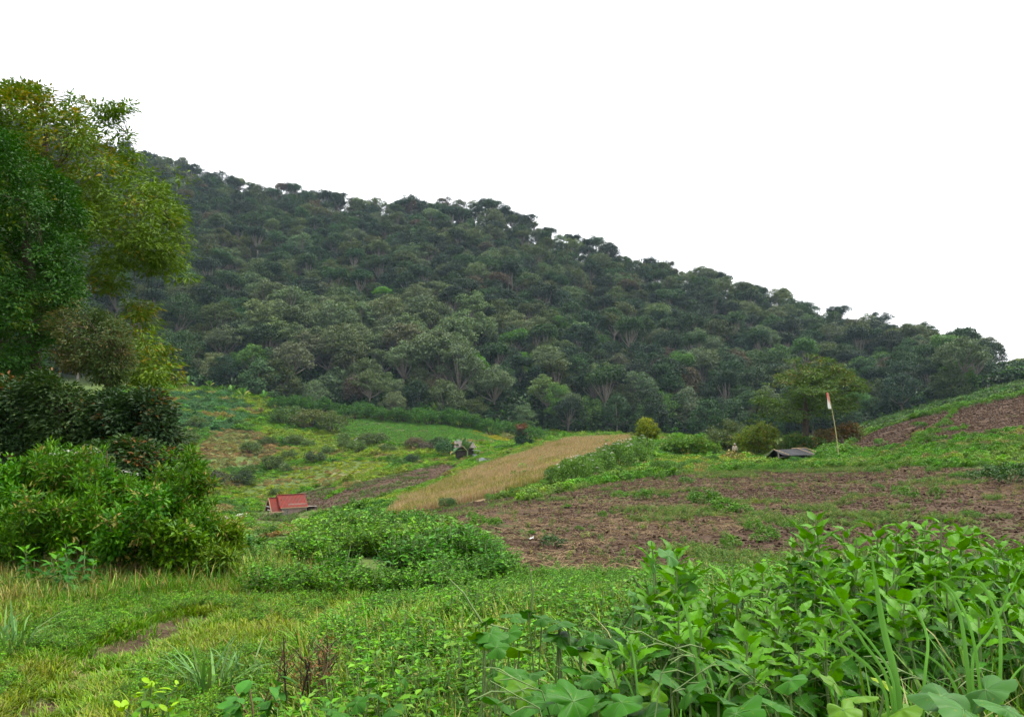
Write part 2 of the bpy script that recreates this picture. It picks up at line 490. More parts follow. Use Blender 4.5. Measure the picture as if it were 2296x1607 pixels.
def bar(buf, a, b, w, h, mi=0):
    """a rectangular bar from a to b"""
    a = np.asarray(a, float); b = np.asarray(b, float)
    d = unit(b - a); ref = np.array([0, 0, 1.0]) if abs(d[2]) < 0.9 else np.array([1.0, 0, 0])
    s = unit(np.cross(d, ref)); u = np.cross(s, d)
    v = [p + s * i * w / 2 + u * j * h / 2 for p in (a, b) for i, j in ((-1, -1), (1, -1), (1, 1), (-1, 1))]
    q = [[0, 1, 2, 3], [7, 6, 5, 4], [0, 4, 5, 1], [1, 5, 6, 2], [2, 6, 7, 3], [3, 7, 4, 0]]
    buf.add(v, q, mi)

def rand_dirs(n):
    a = RNG.normal(size=(n, 3)); return unit(a)

def Rz(a):
    return np.array([[cos(a), -sin(a), 0], [sin(a), cos(a), 0], [0, 0, 1]])

# ------------------------------------------------------------------ objects
def link(name, data=None, parent=None, loc=None, rot=None, scale=None, tint=None, tint2=None):
    o = bpy.data.objects.new(name, data)
    COL.objects.link(o)
    if parent is not None: o.parent = parent
    if loc is not None: o.location = [float(c) for c in loc]
    if rot is not None: o.rotation_euler = [float(c) for c in rot]
    if scale is not None: o.scale = [float(scale)] * 3 if np.isscalar(scale) else [float(c) for c in scale]
    if tint is not None:
        o['tint'] = [float(c) for c in tint]
        o['tint2'] = [float(c) for c in (tint2 if tint2 is not None else tint)]
    return o

def tag(o, label=None, cat=None, group=None, kind=None):
    if label: o['label'] = label
    if cat: o['category'] = cat
    if group: o['group'] = group
    if kind: o['kind'] = kind
    return o

def place(name, parts, loc, rotz=0.0, scale=1.0, tint=(0.06, 0.1, 0.03), tint2=None, label=None, cat=None, group=None, tilt=(0, 0)):
    """a thing: an Empty at its base and its parts"""
    r = link(name, None, None, loc, (tilt[0], tilt[1], rotz), scale)
    r.empty_display_size = 0.2
    for pn, me in parts:
        link(pn, me, r, tint=tint, tint2=tint2)
    return tag(r, label, cat, group)

ORD = ['leftmost', 'second from left', 'third from left', 'fourth from left', 'fifth from left', 'sixth from left', 'seventh from left',
       'eighth from left', 'ninth from left', 'tenth from left', 'eleventh from left', 'twelfth from left', 'thirteenth from left',
       'fourteenth from left', 'fifteenth from left', 'sixteenth from left', 'seventeenth from left', 'eighteenth from left',
       'nineteenth from left', 'twentieth from left'] + [
       t + '-' + u + ' from left' for t in ('twenty', 'thirty', 'forty', 'fifty', 'sixty') for u in ('first', 'second', 'third', 'fourth', 'fifth', 'sixth', 'seventh', 'eighth', 'ninth')]

def ordinal_labels(items):
    """items: (object, base label); things that share a base label are told apart by their order from the left"""
    by = {}
    for o, base in items: by.setdefault(base, []).append(o)
    for base, os_ in by.items():
        if len(os_) == 1:
            os_[0]['label'] = base
            continue
        os_.sort(key=lambda o: proj(np.array(o.location))[0])
        for k, o in enumerate(os_): o['label'] = base + ', ' + ORD[min(k, len(ORD) - 1)]

# scattered ground cover nobody could count: instances on a cloud of points
def stuff(name, label, cat, protos, pts, scale, tint, rotx=0.12, tint2=None, vi=None, zrot=None):
    pts = np.asarray(pts, float); n = len(pts)
    src = bpy.data.collections.new(name + '_pieces')
    for k, me in enumerate(protos):
        src.objects.link(bpy.data.objects.new('%s_piece_%02d' % (name, k), me))
    me = bpy.data.meshes.new(name)
    me.vertices.add(n); me.vertices.foreach_set('co', pts.astype(np.float32).ravel())
    def put(nm, typ, arr, key):
        a = me.attributes.new(nm, typ, 'POINT'); a.data.foreach_set(key, np.ascontiguousarray(arr).ravel())
    put('vi', 'INT', (RNG.integers(0, len(protos), n) if vi is None else vi).astype(np.int32), 'value')
    rot = np.stack([RNG.normal(0, rotx, n), RNG.normal(0, rotx, n), RNG.random(n) * 2 * pi if zrot is None else zrot], -1).astype(np.float32)
    put('rot', 'FLOAT_VECTOR', rot, 'vector')
    sc = np.broadcast_to(np.asarray(scale, float), (n,)) if np.ndim(scale) < 2 else np.asarray(scale)
    if sc.ndim == 1: sc = np.repeat(sc[:, None], 3, 1)
    put('scl', 'FLOAT_VECTOR', sc.astype(np.float32), 'vector')
    t = np.broadcast_to(np.asarray(tint, float), (n, 3)).astype(np.float32)
    put('tint', 'FLOAT_VECTOR', t, 'vector')
    put('tint2', 'FLOAT_VECTOR', t if tint2 is None else np.broadcast_to(np.asarray(tint2, float), (n, 3)).astype(np.float32), 'vector')
    o = link(name, me)
    tag(o, label, cat, None, 'stuff')
    g = bpy.data.node_groups.new(name + '_scatter', 'GeometryNodeTree')
    g.interface.new_socket('Geometry', in_out='INPUT', socket_type='NodeSocketGeometry')
    g.interface.new_socket('Geometry', in_out='OUTPUT', socket_type='NodeSocketGeometry')
    gi = g.nodes.new('NodeGroupInput'); go = g.nodes.new('NodeGroupOutput')
    ci = g.nodes.new('GeometryNodeCollectionInfo'); ci.inputs['Collection'].default_value = src
    ci.inputs['Separate Children'].default_value = True; ci.inputs['Reset Children'].default_value = True
    ip = g.nodes.new('GeometryNodeInstanceOnPoints'); ip.inputs['Pick Instance'].default_value = True
    def na(nm, typ):
        k = g.nodes.new('GeometryNodeInputNamedAttribute'); k.data_type = typ; k.inputs['Name'].default_value = nm
        return k.outputs[0]
    g.links.new(gi.outputs[0], ip.inputs['Points']); g.links.new(ci.outputs[0], ip.inputs['Instance'])
    g.links.new(na('vi', 'INT'), ip.inputs['Instance Index'])
    e2r = g.nodes.new('FunctionNodeEulerToRotation'); g.links.new(na('rot', 'FLOAT_VECTOR'), e2r.inputs[0])
    g.links.new(e2r.outputs[0], ip.inputs['Rotation'])
    g.links.new(na('scl', 'FLOAT_VECTOR'), ip.inputs['Scale'])
    g.links.new(ip.outputs[0], go.inputs[0])
    md = o.modifiers.new('scatter', 'NODES'); md.node_group = g
    return o

def sample(d0, d1, n, s0=-0.66, s1=0.66, power=2.0):
    """points on the ground between two distances; power 2 is even per square metre, less is denser near"""
    D = (RNG.random(n) * (d1 ** power - d0 ** power) + d0 ** power) ** (1 / power)
    s = RNG.random(n) * (s1 - s0) + s0
    x = s * D
    return x, D, H(x, D)

def jit(base, n, amount=0.2, hue=0.08):
    b = np.asarray(base, float)[None]
    v = 1 + RNG.normal(0, amount, (n, 1))
    h = 1 + RNG.normal(0, hue, (n, 3))
    return np.clip(b * v * h, 0.005, 0.9)

# ================================================================== THE GROUND
def build_ground():
    def axis(near, far_neg, far_pos, n):
        b = 6.2
        t = np.linspace(-1, 1, n)
        a = np.sinh(b * t) / math.sinh(b)
        return np.where(a < 0, a * far_neg, a * far_pos)
    xs = axis(0.2, 900, 900, 460)
    k = np.linspace(0, 1, 470)
    ys = np.concatenate([-60 * (np.linspace(1, 0, 24, endpoint=False) ** 2), np.sinh(5.6 * k) / math.sinh(5.6) * 1000])
    X, Y = np.meshgrid(xs, ys)
    x, y = X.ravel(), Y.ravel()
    z = H(x, y)
    soil = np.zeros(len(x)); dry = np.zeros(len(x)); forest = sstep(238, 262, y) * 1.0
    u, v = proj(np.stack([x, y, z], -1))
    for nm in ('field', 'slope', 'plot_a', 'plot_b'):
        soil = np.maximum(soil, region(nm, x, y, z, 8).astype(float))
    patch = noise(x, y, 5.0, 41)
    soil = soil * np.where(patch > 0.66, 0.55, 1.0)
    for pts in RUTS:
        soil = np.maximum(soil, np.exp(-(seg_dist(x, y, pts) / 0.24) ** 2) * 1.1 * (noise(x, y, 0.8, 44) > 0.36) * (y < 13))
    dry = np.maximum(dry, region('dry', x, y, z, 5) * 1.0)
    dry = np.maximum(dry, region('brown', x, y, z, 5) * 0.2)
    dry = np.maximum(dry, sstep(0.56, 0.75, noise(x, y, 14, 45)) * (y > 95) * (y < 230) * 0.42)
    track = seg_dist(x, y, RUTS[0])
    dry = np.maximum(dry, sstep(1.6, 0.4, track) * 0.45 * (y < 13))
    nx, ny = len(xs), len(ys)
    i = np.arange(ny - 1)[:, None] * nx + np.arange(nx - 1)[None]
    q = np.stack([i, i + 1, i + nx + 1, i + nx], -1).reshape(-1, 4)
    cx = x[q].mean(1); cy = y[q].mean(1); cz = z[q].mean(1)
    cls = np.zeros(len(q), int)
    cls[region('field', cx, cy, cz)] = 1
    cls[region('slope', cx, cy, cz)] = 2
    cls[region('plot_a', cx, cy, cz) | region('plot_b', cx, cy, cz)] = 3
    cls[(seg_dist(cx, cy, RUTS[0]) < 0.9) & (cy < 13) & (cy > 1)] = 4
    cls[cy > 250] = 5
    names = ['ground', 'ploughed_field', 'ploughed_slope', 'ploughed_plot', 'footpath', 'mountain']
    P = np.stack([x, y, z], -1)
    for k, nm in enumerate(names):
        f = q[cls == k]
        used, inv = np.unique(f, return_inverse=True)
        b = Buf(); b.add(P[used], inv.reshape(-1, 4))
        me = b.mesh(nm, ['ground'], True)
        for an, arr in (('soil', soil), ('dry', dry), ('forest', forest)):
            a = me.attributes.new(an, 'FLOAT', 'POINT'); a.data.foreach_set('value', arr[used].astype(np.float32))
        tag(link(nm, me), kind='structure')
build_ground()

# ================================================================== PLANT PROTOTYPES
def clump_leaves(buf, c, r, n, L, W, mi=0, alt=0.0, up=0.45, shell=0.72, flat=1.0, droop=0.1):
    """n leaves on the shell of one leaf clump"""
    d = rand_dirs(n)
    d[:, 2] = np.abs(d[:, 2]) * np.where(RNG.random(n) < 0.78, 1, -1)
    rr = r * (shell + (1 - shell) * RNG.random(n) ** 0.7) * (1 + 0.1 * RNG.normal(size=n))
    p = np.asarray(c) + d * rr[:, None] * np.array([1, 1, flat])
    nrm = unit(d * (1 - up) + np.array([0, 0, up]) + 0.34 * rand_dirs(n))
    direc = unit(np.cross(nrm, rand_dirs(n)) + 0.5 * d - np.array([0, 0, droop]))
    s = RNG.uniform(0.7, 1.3, n)
    leaves(buf, p, direc, nrm, L * s, W * s, mi, np.clip(RNG.random(n) * .62 + RNG.uniform(0, .38), 0, 1), alt)

def forest_tree(kind, seed):
    """returns (trunk mesh, crown mesh) of a tree about 15 m tall"""
    global RNG
    keep = RNG; RNG = np.random.default_rng(seed)
    tb, cb = Buf(), Buf()
    if kind == 'dome':
        Ht, R, Hc, base = 15.0, RNG.uniform(4.9, 6.0), 5.4, 8.6
        npad, nl = 66, 85
    elif kind == 'round':
        Ht, R, Hc, base = 14.0, RNG.uniform(4.4, 5.6), 6.4, 6.0
        npad, nl = 84, 85
    elif kind == 'tall':
        Ht, R, Hc, base = 16.0, RNG.uniform(3.4, 4.4), 5.6, 8.8
        npad, nl = 54, 80
    else:                                       # bushy, leafy to the ground
        Ht, R, Hc, base = 9.0, RNG.uniform(3.8, 4.8), 6.0, 2.6
        npad, nl = 84, 85
    fork = base * RNG.uniform(0.5, 0.68)
    lean = RNG.normal(0, 0.5, 2)
    top = np.array([lean[0], lean[1], fork])
    k = 5
    tt = np.linspace(0, 1, k)
    pts = np.stack([top[0] * tt + RNG.normal(0, 0.08, k), top[1] * tt + RNG.normal(0, 0.08, k), fork * tt - 1.5 * (1 - tt)], -1)
    tube(tb, pts, np.linspace(0.36, 0.24, k), 7)
    lobes = [(RNG.uniform(0, 2 * pi), RNG.uniform(0.25, 0.7) * R, RNG.uniform(-0.8, 1.2)) for _ in range(RNG.integers(4, 7))]
    for i in range(npad):
        if kind in ('dome', 'round', 'bushy'):
            ph = math.acos(1 - RNG.random() * (0.95 if kind == 'dome' else 1.35)); th = RNG.uniform(0, 2 * pi)
            c = np.array([R * sin(ph) * cos(th), R * sin(ph) * sin(th), base + Hc * cos(ph)])
            c[:2] *= 1 + 0.16 * sin(th * 3 + seed) + 0.10 * sin(th * 5 + 2 * seed)
            c[2] += 0.55 * sin(th * 2 + seed * 1.7) + RNG.normal(0, 0.35)
            c *= np.array([1, 1, 1]) * 1.0
            if RNG.random() < 0.24: c = c * np.array([0.55, 0.55, 1]) - np.array([0, 0, RNG.uniform(0.5, 1.8)])
        else:
            l = lobes[i % len(lobes)]
            d = rand_dirs(1)[0]; d[2] = abs(d[2]) * 0.8
            c = np.array([l[1] * cos(l[0]), l[1] * sin(l[0]), base + 2.2 + l[2]]) + d * np.array([2.1, 2.1, 2.6])
        c[:2] += lean
        r = RNG.uniform(0.85, 1.55)
        if kind == 'dome':
            clump_leaves(cb, c, r * 1.12, nl, 0.5, 0.27, up=0.58, shell=0.4, flat=0.5)
        else:
            clump_leaves(cb, c, r, nl, 0.5, 0.27, up=0.36, shell=0.55, flat=0.8)
        if i % 4 == 0:                          # a limb that carries this clump
            mid = (top + c) / 2 + np.array([0, 0, -0.5]) + RNG.normal(0, 0.25, 3)
            tube(tb, [top, mid, c], [0.17, 0.11, 0.04], 5)
    out = (tb.mesh('trunk', ['bark_pale'], True), cb.mesh('crown', ['foliage']))
    RNG = keep
    return out

TREES = {k: [forest_tree(k, 100 * j + s) for s in range(n)] for j, (k, n) in enumerate((('dome', 4), ('round', 5), ('tall', 4), ('bushy', 4)))}

def herb(seed, n_stem=5, h=0.5, spread=0.28, n_leaf=13, L=0.11, W=0.055, mi_stem=1, alt=0.0):
    """a leafy weed: several stems with leaves all the way up"""
    global RNG
    keep = RNG; RNG = np.random.default_rng(seed)
    b = Buf()
    for s in range(n_stem):
        a = RNG.uniform(0, 2 * pi); r = spread * RNG.uniform(0.2, 1)
        hh = h * RNG.uniform(0.6, 1.1)
        tip = np.array([r * cos(a), r * sin(a), hh])
        base = tip * np.array([0.25, 0.25, 0])
        tt = np.linspace(0, 1, 4)[:, None]
        pts = base * (1 - tt) + tip * tt + np.array([0, 0, 1]) * 0
        tube(b, pts, [0.006 * h / 0.5] * 3 + [0.003], 3, mi_stem)
        t = RNG.uniform(0.12, 1.0, n_leaf)
        p = base + (tip - base) * t[:, None]
        th = RNG.uniform(0, 2 * pi, n_leaf)
        out = np.stack([np.cos(th), np.sin(th), RNG.uniform(-0.1, 0.6, n_leaf)], -1)
        nrm = unit(np.array([0, 0, 1.0]) + 0.35 * out + 0.3 * rand_dirs(n_leaf))
        sz = RNG.uniform(0.6, 1.25, n_leaf) * (1.15 - 0.4 * t)
        leaves(b, p, out, nrm, L * sz, W * sz, 0, None, alt, droop=0.12)
    RNG = keep
    return b.mesh('weed', ['foliage', 'stem'])

def grass(seed, n=16, h=0.35, spread=0.1, w=0.008, bend=0.45, mat='foliage', head=0.0):
    global RNG
    keep = RNG; RNG = np.random.default_rng(seed)
    b = Buf()
    for k in range(n):
        a = RNG.uniform(0, 2 * pi); r = spread * math.sqrt(RNG.random())
        p0 = np.array([r * cos(a), r * sin(a), -0.02])
        th = a + RNG.normal(0, 0.9); hh = h * RNG.uniform(0.45, 1.15); bd = bend * RNG.uniform(0.2, 1.5)
        d = np.array([cos(th), sin(th), 0])
        side = np.array([-sin(th), cos(th), 0])
        t = np.array([0, 0.45, 0.8, 1.0])
        ctr = p0 + np.outer(t, [0, 0, 1]) * hh * (1 - 0.35 * bd * t[:, None] ** 2) + np.outer(t ** 2, d) * hh * bd
        ww = np.array([0.8, 1.0, 0.6, 0.08]) * w * RNG.uniform(0.7, 1.3)
        v = np.stack([ctr - side * ww[:, None], ctr + side * ww[:, None]], 1).reshape(-1, 3)
        b.add(v, [[0, 1, 3, 2], [2, 3, 5, 4], [4, 5, 7, 6]], 0, RNG.random(), 1.0 if RNG.random() < 0.10 else 0.0)
        if head and RNG.random() < head:
            tip = ctr[-1]; m = 7
            pp = tip + np.outer(np.linspace(-0.10, 0.02, m), unit(ctr[-1] - ctr[-2]))
            leaves(b, pp, unit(rand_dirs(m) + unit(ctr[-1] - ctr[-2])), rand_dirs(m), 0.025, 0.008, 0, None, 0.8)
    RNG = keep
    return b.mesh('grass_tuft', [mat])

def shrub(seed, R=1.0, Hs=1.2, n_clump=26, nl=60, L=0.12, W=0.06, flower=0, stem='bark_dark', rough=0.25):
    """a rounded bush of many leaf clumps on several stems: (stems, foliage, flowers or None)"""
    global RNG
    keep = RNG; RNG = np.random.default_rng(seed)
    sb, fb, wb = Buf(), Buf(), Buf()
    for k in range(n_clump):
        ph = math.acos(1 - RNG.random() * 1.0); th = RNG.uniform(0, 2 * pi)
        q = RNG.uniform(0.55, 1.0) ** 0.6
        c = np.array([R * sin(ph) * cos(th) * q, R * sin(ph) * sin(th) * q, Hs * (0.30 + 0.62 * cos(ph) * q)])
        c += RNG.normal(0, rough * 0.4 * R, 3) * np.array([1, 1, 0.6]); c[2] = max(c[2], 0.12 * Hs)
        r = RNG.uniform(0.20, 0.38) * R
        clump_leaves(fb, c, r, nl, L, W, up=0.5, shell=0.35, flat=0.8)
        if k % 3 == 0:
            tube(sb, [np.array([0.1 * c[0], 0.1 * c[1], -0.1]), c * np.array([0.5, 0.5, 0.55]), c], [0.03 * R, 0.022 * R, 0.008 * R], 4)
        if flower and RNG.random() < flower and c[2] > 0.4 * Hs:
            m = 26
            dd = rand_dirs(m); dd[:, 2] = np.abs(dd[:, 2])
            pp = c + np.array([0, 0, r * 0.8]) + dd * np.array([0.35, 0.35, 0.1]) * r
            leaves(wb, pp, dd, np.tile([0, 0, 1.0], (m, 1)) + 0.3 * dd, 0.045 * R, 0.04 * R, 0)
    RNG = keep
    out = [('stems', sb.mesh('stems', [stem], True)), ('foliage', fb.mesh('foliage', ['foliage']))]
    if flower and wb.n: out.append(('flowers', wb.mesh('flowers', ['flower'])))
    return out

def merged_bush(seed, R=0.5, Hs=0.5, n_clump=9, nl=26, L=0.16, W=0.09):
    """one piece of ground cover seen from far away"""
    return shrub(seed, R, Hs, n_clump, nl, L, W)[1][1]

HERBS = [herb(s) for s in range(6)]
BUSHLETS = [merged_bush(300 + s) for s in range(6)]
FINE_BUSHLETS = [merged_bush(320 + s, 0.5, 0.45, 14, 40, 0.09, 0.035) for s in range(5)]
GRASS_SHORT = [grass(40 + s, 20, 0.13, 0.12, 0.005, 0.7) for s in range(5)]
GRASS_MID = [grass(60 + s, 18, 0.34, 0.12, 0.006, 0.5, head=0.25) for s in range(6)]
GRASS_TALL = [grass(80 + s, 14, 0.75, 0.12, 0.008, 0.55) for s in range(5)]
GRASS_DRY = [grass(120 + s, 16, 0.8, 0.22, 0.011, 0.28, head=0.4) for s in range(5)]

# ================================================================== THE FOREST ON THE MOUNTAIN
KIND_WORD = {'dome': 'umbrella-crowned', 'round': 'round-crowned', 'tall': 'tall narrow', 'bushy': 'low bushy'}
FC = {'greygreen': (0.092, 0.128, 0.066), 'dark': (0.017, 0.038, 0.018), 'green': (0.030, 0.064, 0.023), 'olive': (0.054, 0.074, 0.027),
      'brown': (0.066, 0.056, 0.034), 'bright': (0.085, 0.200, 0.025), 'fresh': (0.065, 0.135, 0.035)}
CWORD = {'greygreen': 'grey-green', 'dark': 'dark green', 'green': 'mid-green', 'olive': 'olive green', 'brown': 'brownish', 'bright': 'bright green', 'fresh': 'fresh green'}

def build_forest():
    cand = []
    D = 251.0
    while D < 640:
        step = 7.9 + 0.004 * (D - 250)
        s = -0.74
        while s < 0.72:
            x = s * D + RNG.normal(0, 2.3); y = D + RNG.normal(0, 2.3)
            dc = float(crest_at(x / y))
            if y < dc + 12 and not (x / y > .552 + .006 * RNG.normal()): cand.append((x, y))
            s += step / D
        D += step * 0.95
    xy = np.array(cand); z = H(xy[:, 0], xy[:, 1])
    n = len(xy)
    U, V = proj(np.stack([xy[:, 0], xy[:, 1], z + 11], -1))
    nz = noise(xy[:, 0], xy[:, 1], 38, 71); nz2 = noise(xy[:, 0], xy[:, 1], 20, 72)
    r = RNG.random(n)
    recs = []
    for i in range(n):
        x, y = xy[i]; u, v = U[i], V[i]
        grove = (580 < u < 1060 and 680 < v < 880 and y < 345)
        if grove and r[i] < 0.86: kind, colr = 'dome', 'greygreen'
        else:
            pick = r[i] * 0.75 + 0.25 * nz2[i]
            kind = 'round' if pick < 0.50 else ('dome' if pick < 0.68 else ('tall' if pick < 0.86 else 'bushy'))
            q = RNG.random() * 0.7 + 0.3 * nz[i]
            low = y < 330
            if kind == 'dome' and RNG.random() < (0.6 if low else 0.35): colr = 'greygreen'
            elif q < 0.40: colr = 'dark'
            elif q < 0.64: colr = 'green'
            elif q < 0.75: colr = 'olive'
            elif q < 0.775: colr = 'brown'
            elif q < 0.835 and low: colr = 'fresh'
            else: colr = 'greygreen' if RNG.random() < 0.45 else 'green'
        sc = RNG.uniform(0.64, 1.16) * (1.18 if grove else 1.0) * (0.9 + 0.25 * nz[i])
        if kind == 'tall': sc *= 1.08
        if y < 266 and colr not in ('bright',) and RNG.random() < .5: kind, sc = 'bushy', sc * 0.95
        recs.append([kind, colr, x, y, z[i], sc, u, v])
    # trees that stand out in the photograph: kind, colour, screen column, distance, size
    special = [('dome', 'greygreen', 905, 268, 1.12), ('round', 'bright', 1068, 274, 1.0), ('dome', 'greygreen', 1108, 258, 1.05), ('dome', 'greygreen', 695, 270, 1.1),
               ('dome', 'olive', 790, 264, 1.05), ('bushy', 'olive', 632, 250, 1.25), ('tall', 'greygreen', 1283, 253, 0.78), ('round', 'brown', 806, 252, 0.82),
               ('dome', 'greygreen', 497, 268, 0.95), ('round', 'fresh', 1245, 256, 0.95), ('tall', 'bright', 857, 345, 0.9), ('dome', 'greygreen', 1430, 268, 0.95),
               ('dome', 'greygreen', 1345, 275, 1.0), ('round', 'bright', 1165, 292, 0.7), ('dome', 'greygreen', 960, 280, 1.1), ('round', 'fresh', 1480, 256, 0.85)]
    sp = []
    for kind, colr, u, d, sc in special:
        p = ground_at(u, d)
        recs = [q for q in recs if (q[2] - p[0]) ** 2 + (q[3] - p[1]) ** 2 > 25]
        uu, vv = proj(p + np.array([0, 0, 11]))
        sp.append([kind, colr, p[0], p[1], p[2], sc, float(uu), float(vv)])
    # the 300 nearest in open view are single things; what lies behind them is one wood
    vis = [q for q in recs if 345 < q[6] < 2290]
    vis.sort(key=lambda q: q[3] + 0.0 * q[6])
    single = sp + vis[:300 - len(sp)]
    ids = {id(q) for q in single}
    rest = [q for q in recs if id(q) not in ids]
    items = []
    marks = [(330, 560, 'above the left slope'), (560, 760, 'above the red hut'), (760, 960, 'above the crop strip'), (960, 1140, 'above the banana plants'),
             (1140, 1340, 'behind the dry grass'), (1340, 1520, 'behind the yellow tree'), (1520, 1690, 'above the person'), (1690, 1960, 'behind the big tree'),
             (1960, 2400, 'above the bare slope')]
    for q in single:
        kind, colr, x, y, z, sc, u, v = q
        var = TREES[kind][RNG.integers(len(TREES[kind]))]
        t = np.array(FC[colr]) * RNG.uniform(0.74, 1.1) * (1 + RNG.normal(0, 0.06, 3))
        o = place('forest_tree', (('trunk', var[0]), ('crown', var[1])), (x, y, z), RNG.uniform(0, 2 * pi), (sc * RNG.uniform(0.92, 1.1), sc * RNG.uniform(0.92, 1.1), sc), t,
                  cat='tree', group='trees of the lower mountain forest', tilt=(RNG.normal(0, 0.03), RNG.normal(0, 0.03)))
        where = next((w for a, b, w in marks if a <= u < b), 'above the bare slope')
        row = 'at the forest foot' if y < 262 else ('low in the forest' if y < 285 else 'on the lower slope')
        items.append((o, '%s %s tree %s %s' % (CWORD[colr], KIND_WORD[kind], row, where)))
    ordinal_labels(items)
    keys = [(k, j) for k in ('bushy', 'dome', 'round', 'tall') for j in range(len(TREES[k]))]
    protos = []
    for k, j in keys:
        tr, cr = TREES[k][j]
        protos.append(cr)
    vi = np.array([keys.index((q[0], RNG.integers(len(TREES[q[0]])))) for q in rest])
    P = np.array([q[2:5] for q in rest]); S = np.array([q[5] for q in rest]); T = np.array([FC[q[1]] for q in rest]) * .88 * RNG.uniform(0.8, 1.2, (len(rest), 1)) * (1 + RNG.normal(0, 0.06, (len(rest), 3)))
    zr = RNG.random(len(P)) * 2 * pi
    stuff('forest', 'dense dark green forest covering the upper mountain slope up to the crest', 'forest', protos, P, S, T, 0.0, vi=vi, zrot=zr)
    stuff('forest_trunks', 'pale trunks and limbs inside the upper mountain forest', 'forest', [TREES[k][j][0] for k, j in keys], P, S, (0.3, 0.3, 0.25), 0.0, vi=vi, zrot=zr)
    # scrub on the bare shoulder at the right end
    x, y, z = sample(255, 372, 9000, .545, .72)
    sel = (x / y > .556)
    stuff('shoulder_scrub', 'yellow-green scrub on the low shoulder right of the forest', 'scrub', BUSHLETS, np.stack([x, y, z], -1)[sel], RNG.uniform(1.5, 4.0, int(sel.sum())), jit((0.115, 0.14, 0.045), int(sel.sum()), .2))
    # leafy undergrowth between the trunks and along the forest foot
    x, y, z = sample(250, 300, 5200, -0.45, 0.62)
    tt = np.where(RNG.random((len(x), 1)) < 0.15, jit((0.05, 0.115, 0.025), len(x)), jit((0.022, 0.046, 0.018), len(x)))
    stuff('undergrowth', 'dark leafy undergrowth between the trunks at the forest foot', 'undergrowth', BUSHLETS, np.stack([x, y, z], -1), RNG.uniform(3.0, 8.5, len(x)), tt)
build_forest()

# ================================================================== HELPERS FOR PLACING
def hit(U, V, d0=4.0, d1=700.0):
    """where the line of sight through a picture point first meets the ground"""
    a, b = ray(U, V)
    D = np.exp(np.linspace(math.log(d0), math.log(d1), 900))
    below = (EYE + float(b) * D) <= H(float(a) * D, D)
    k = int(np.argmax(below)) if below.any() else len(D) - 1
    x, y = float(a) * D[k], float(D[k])
    return np.array([x, y, Hf(x, y)])

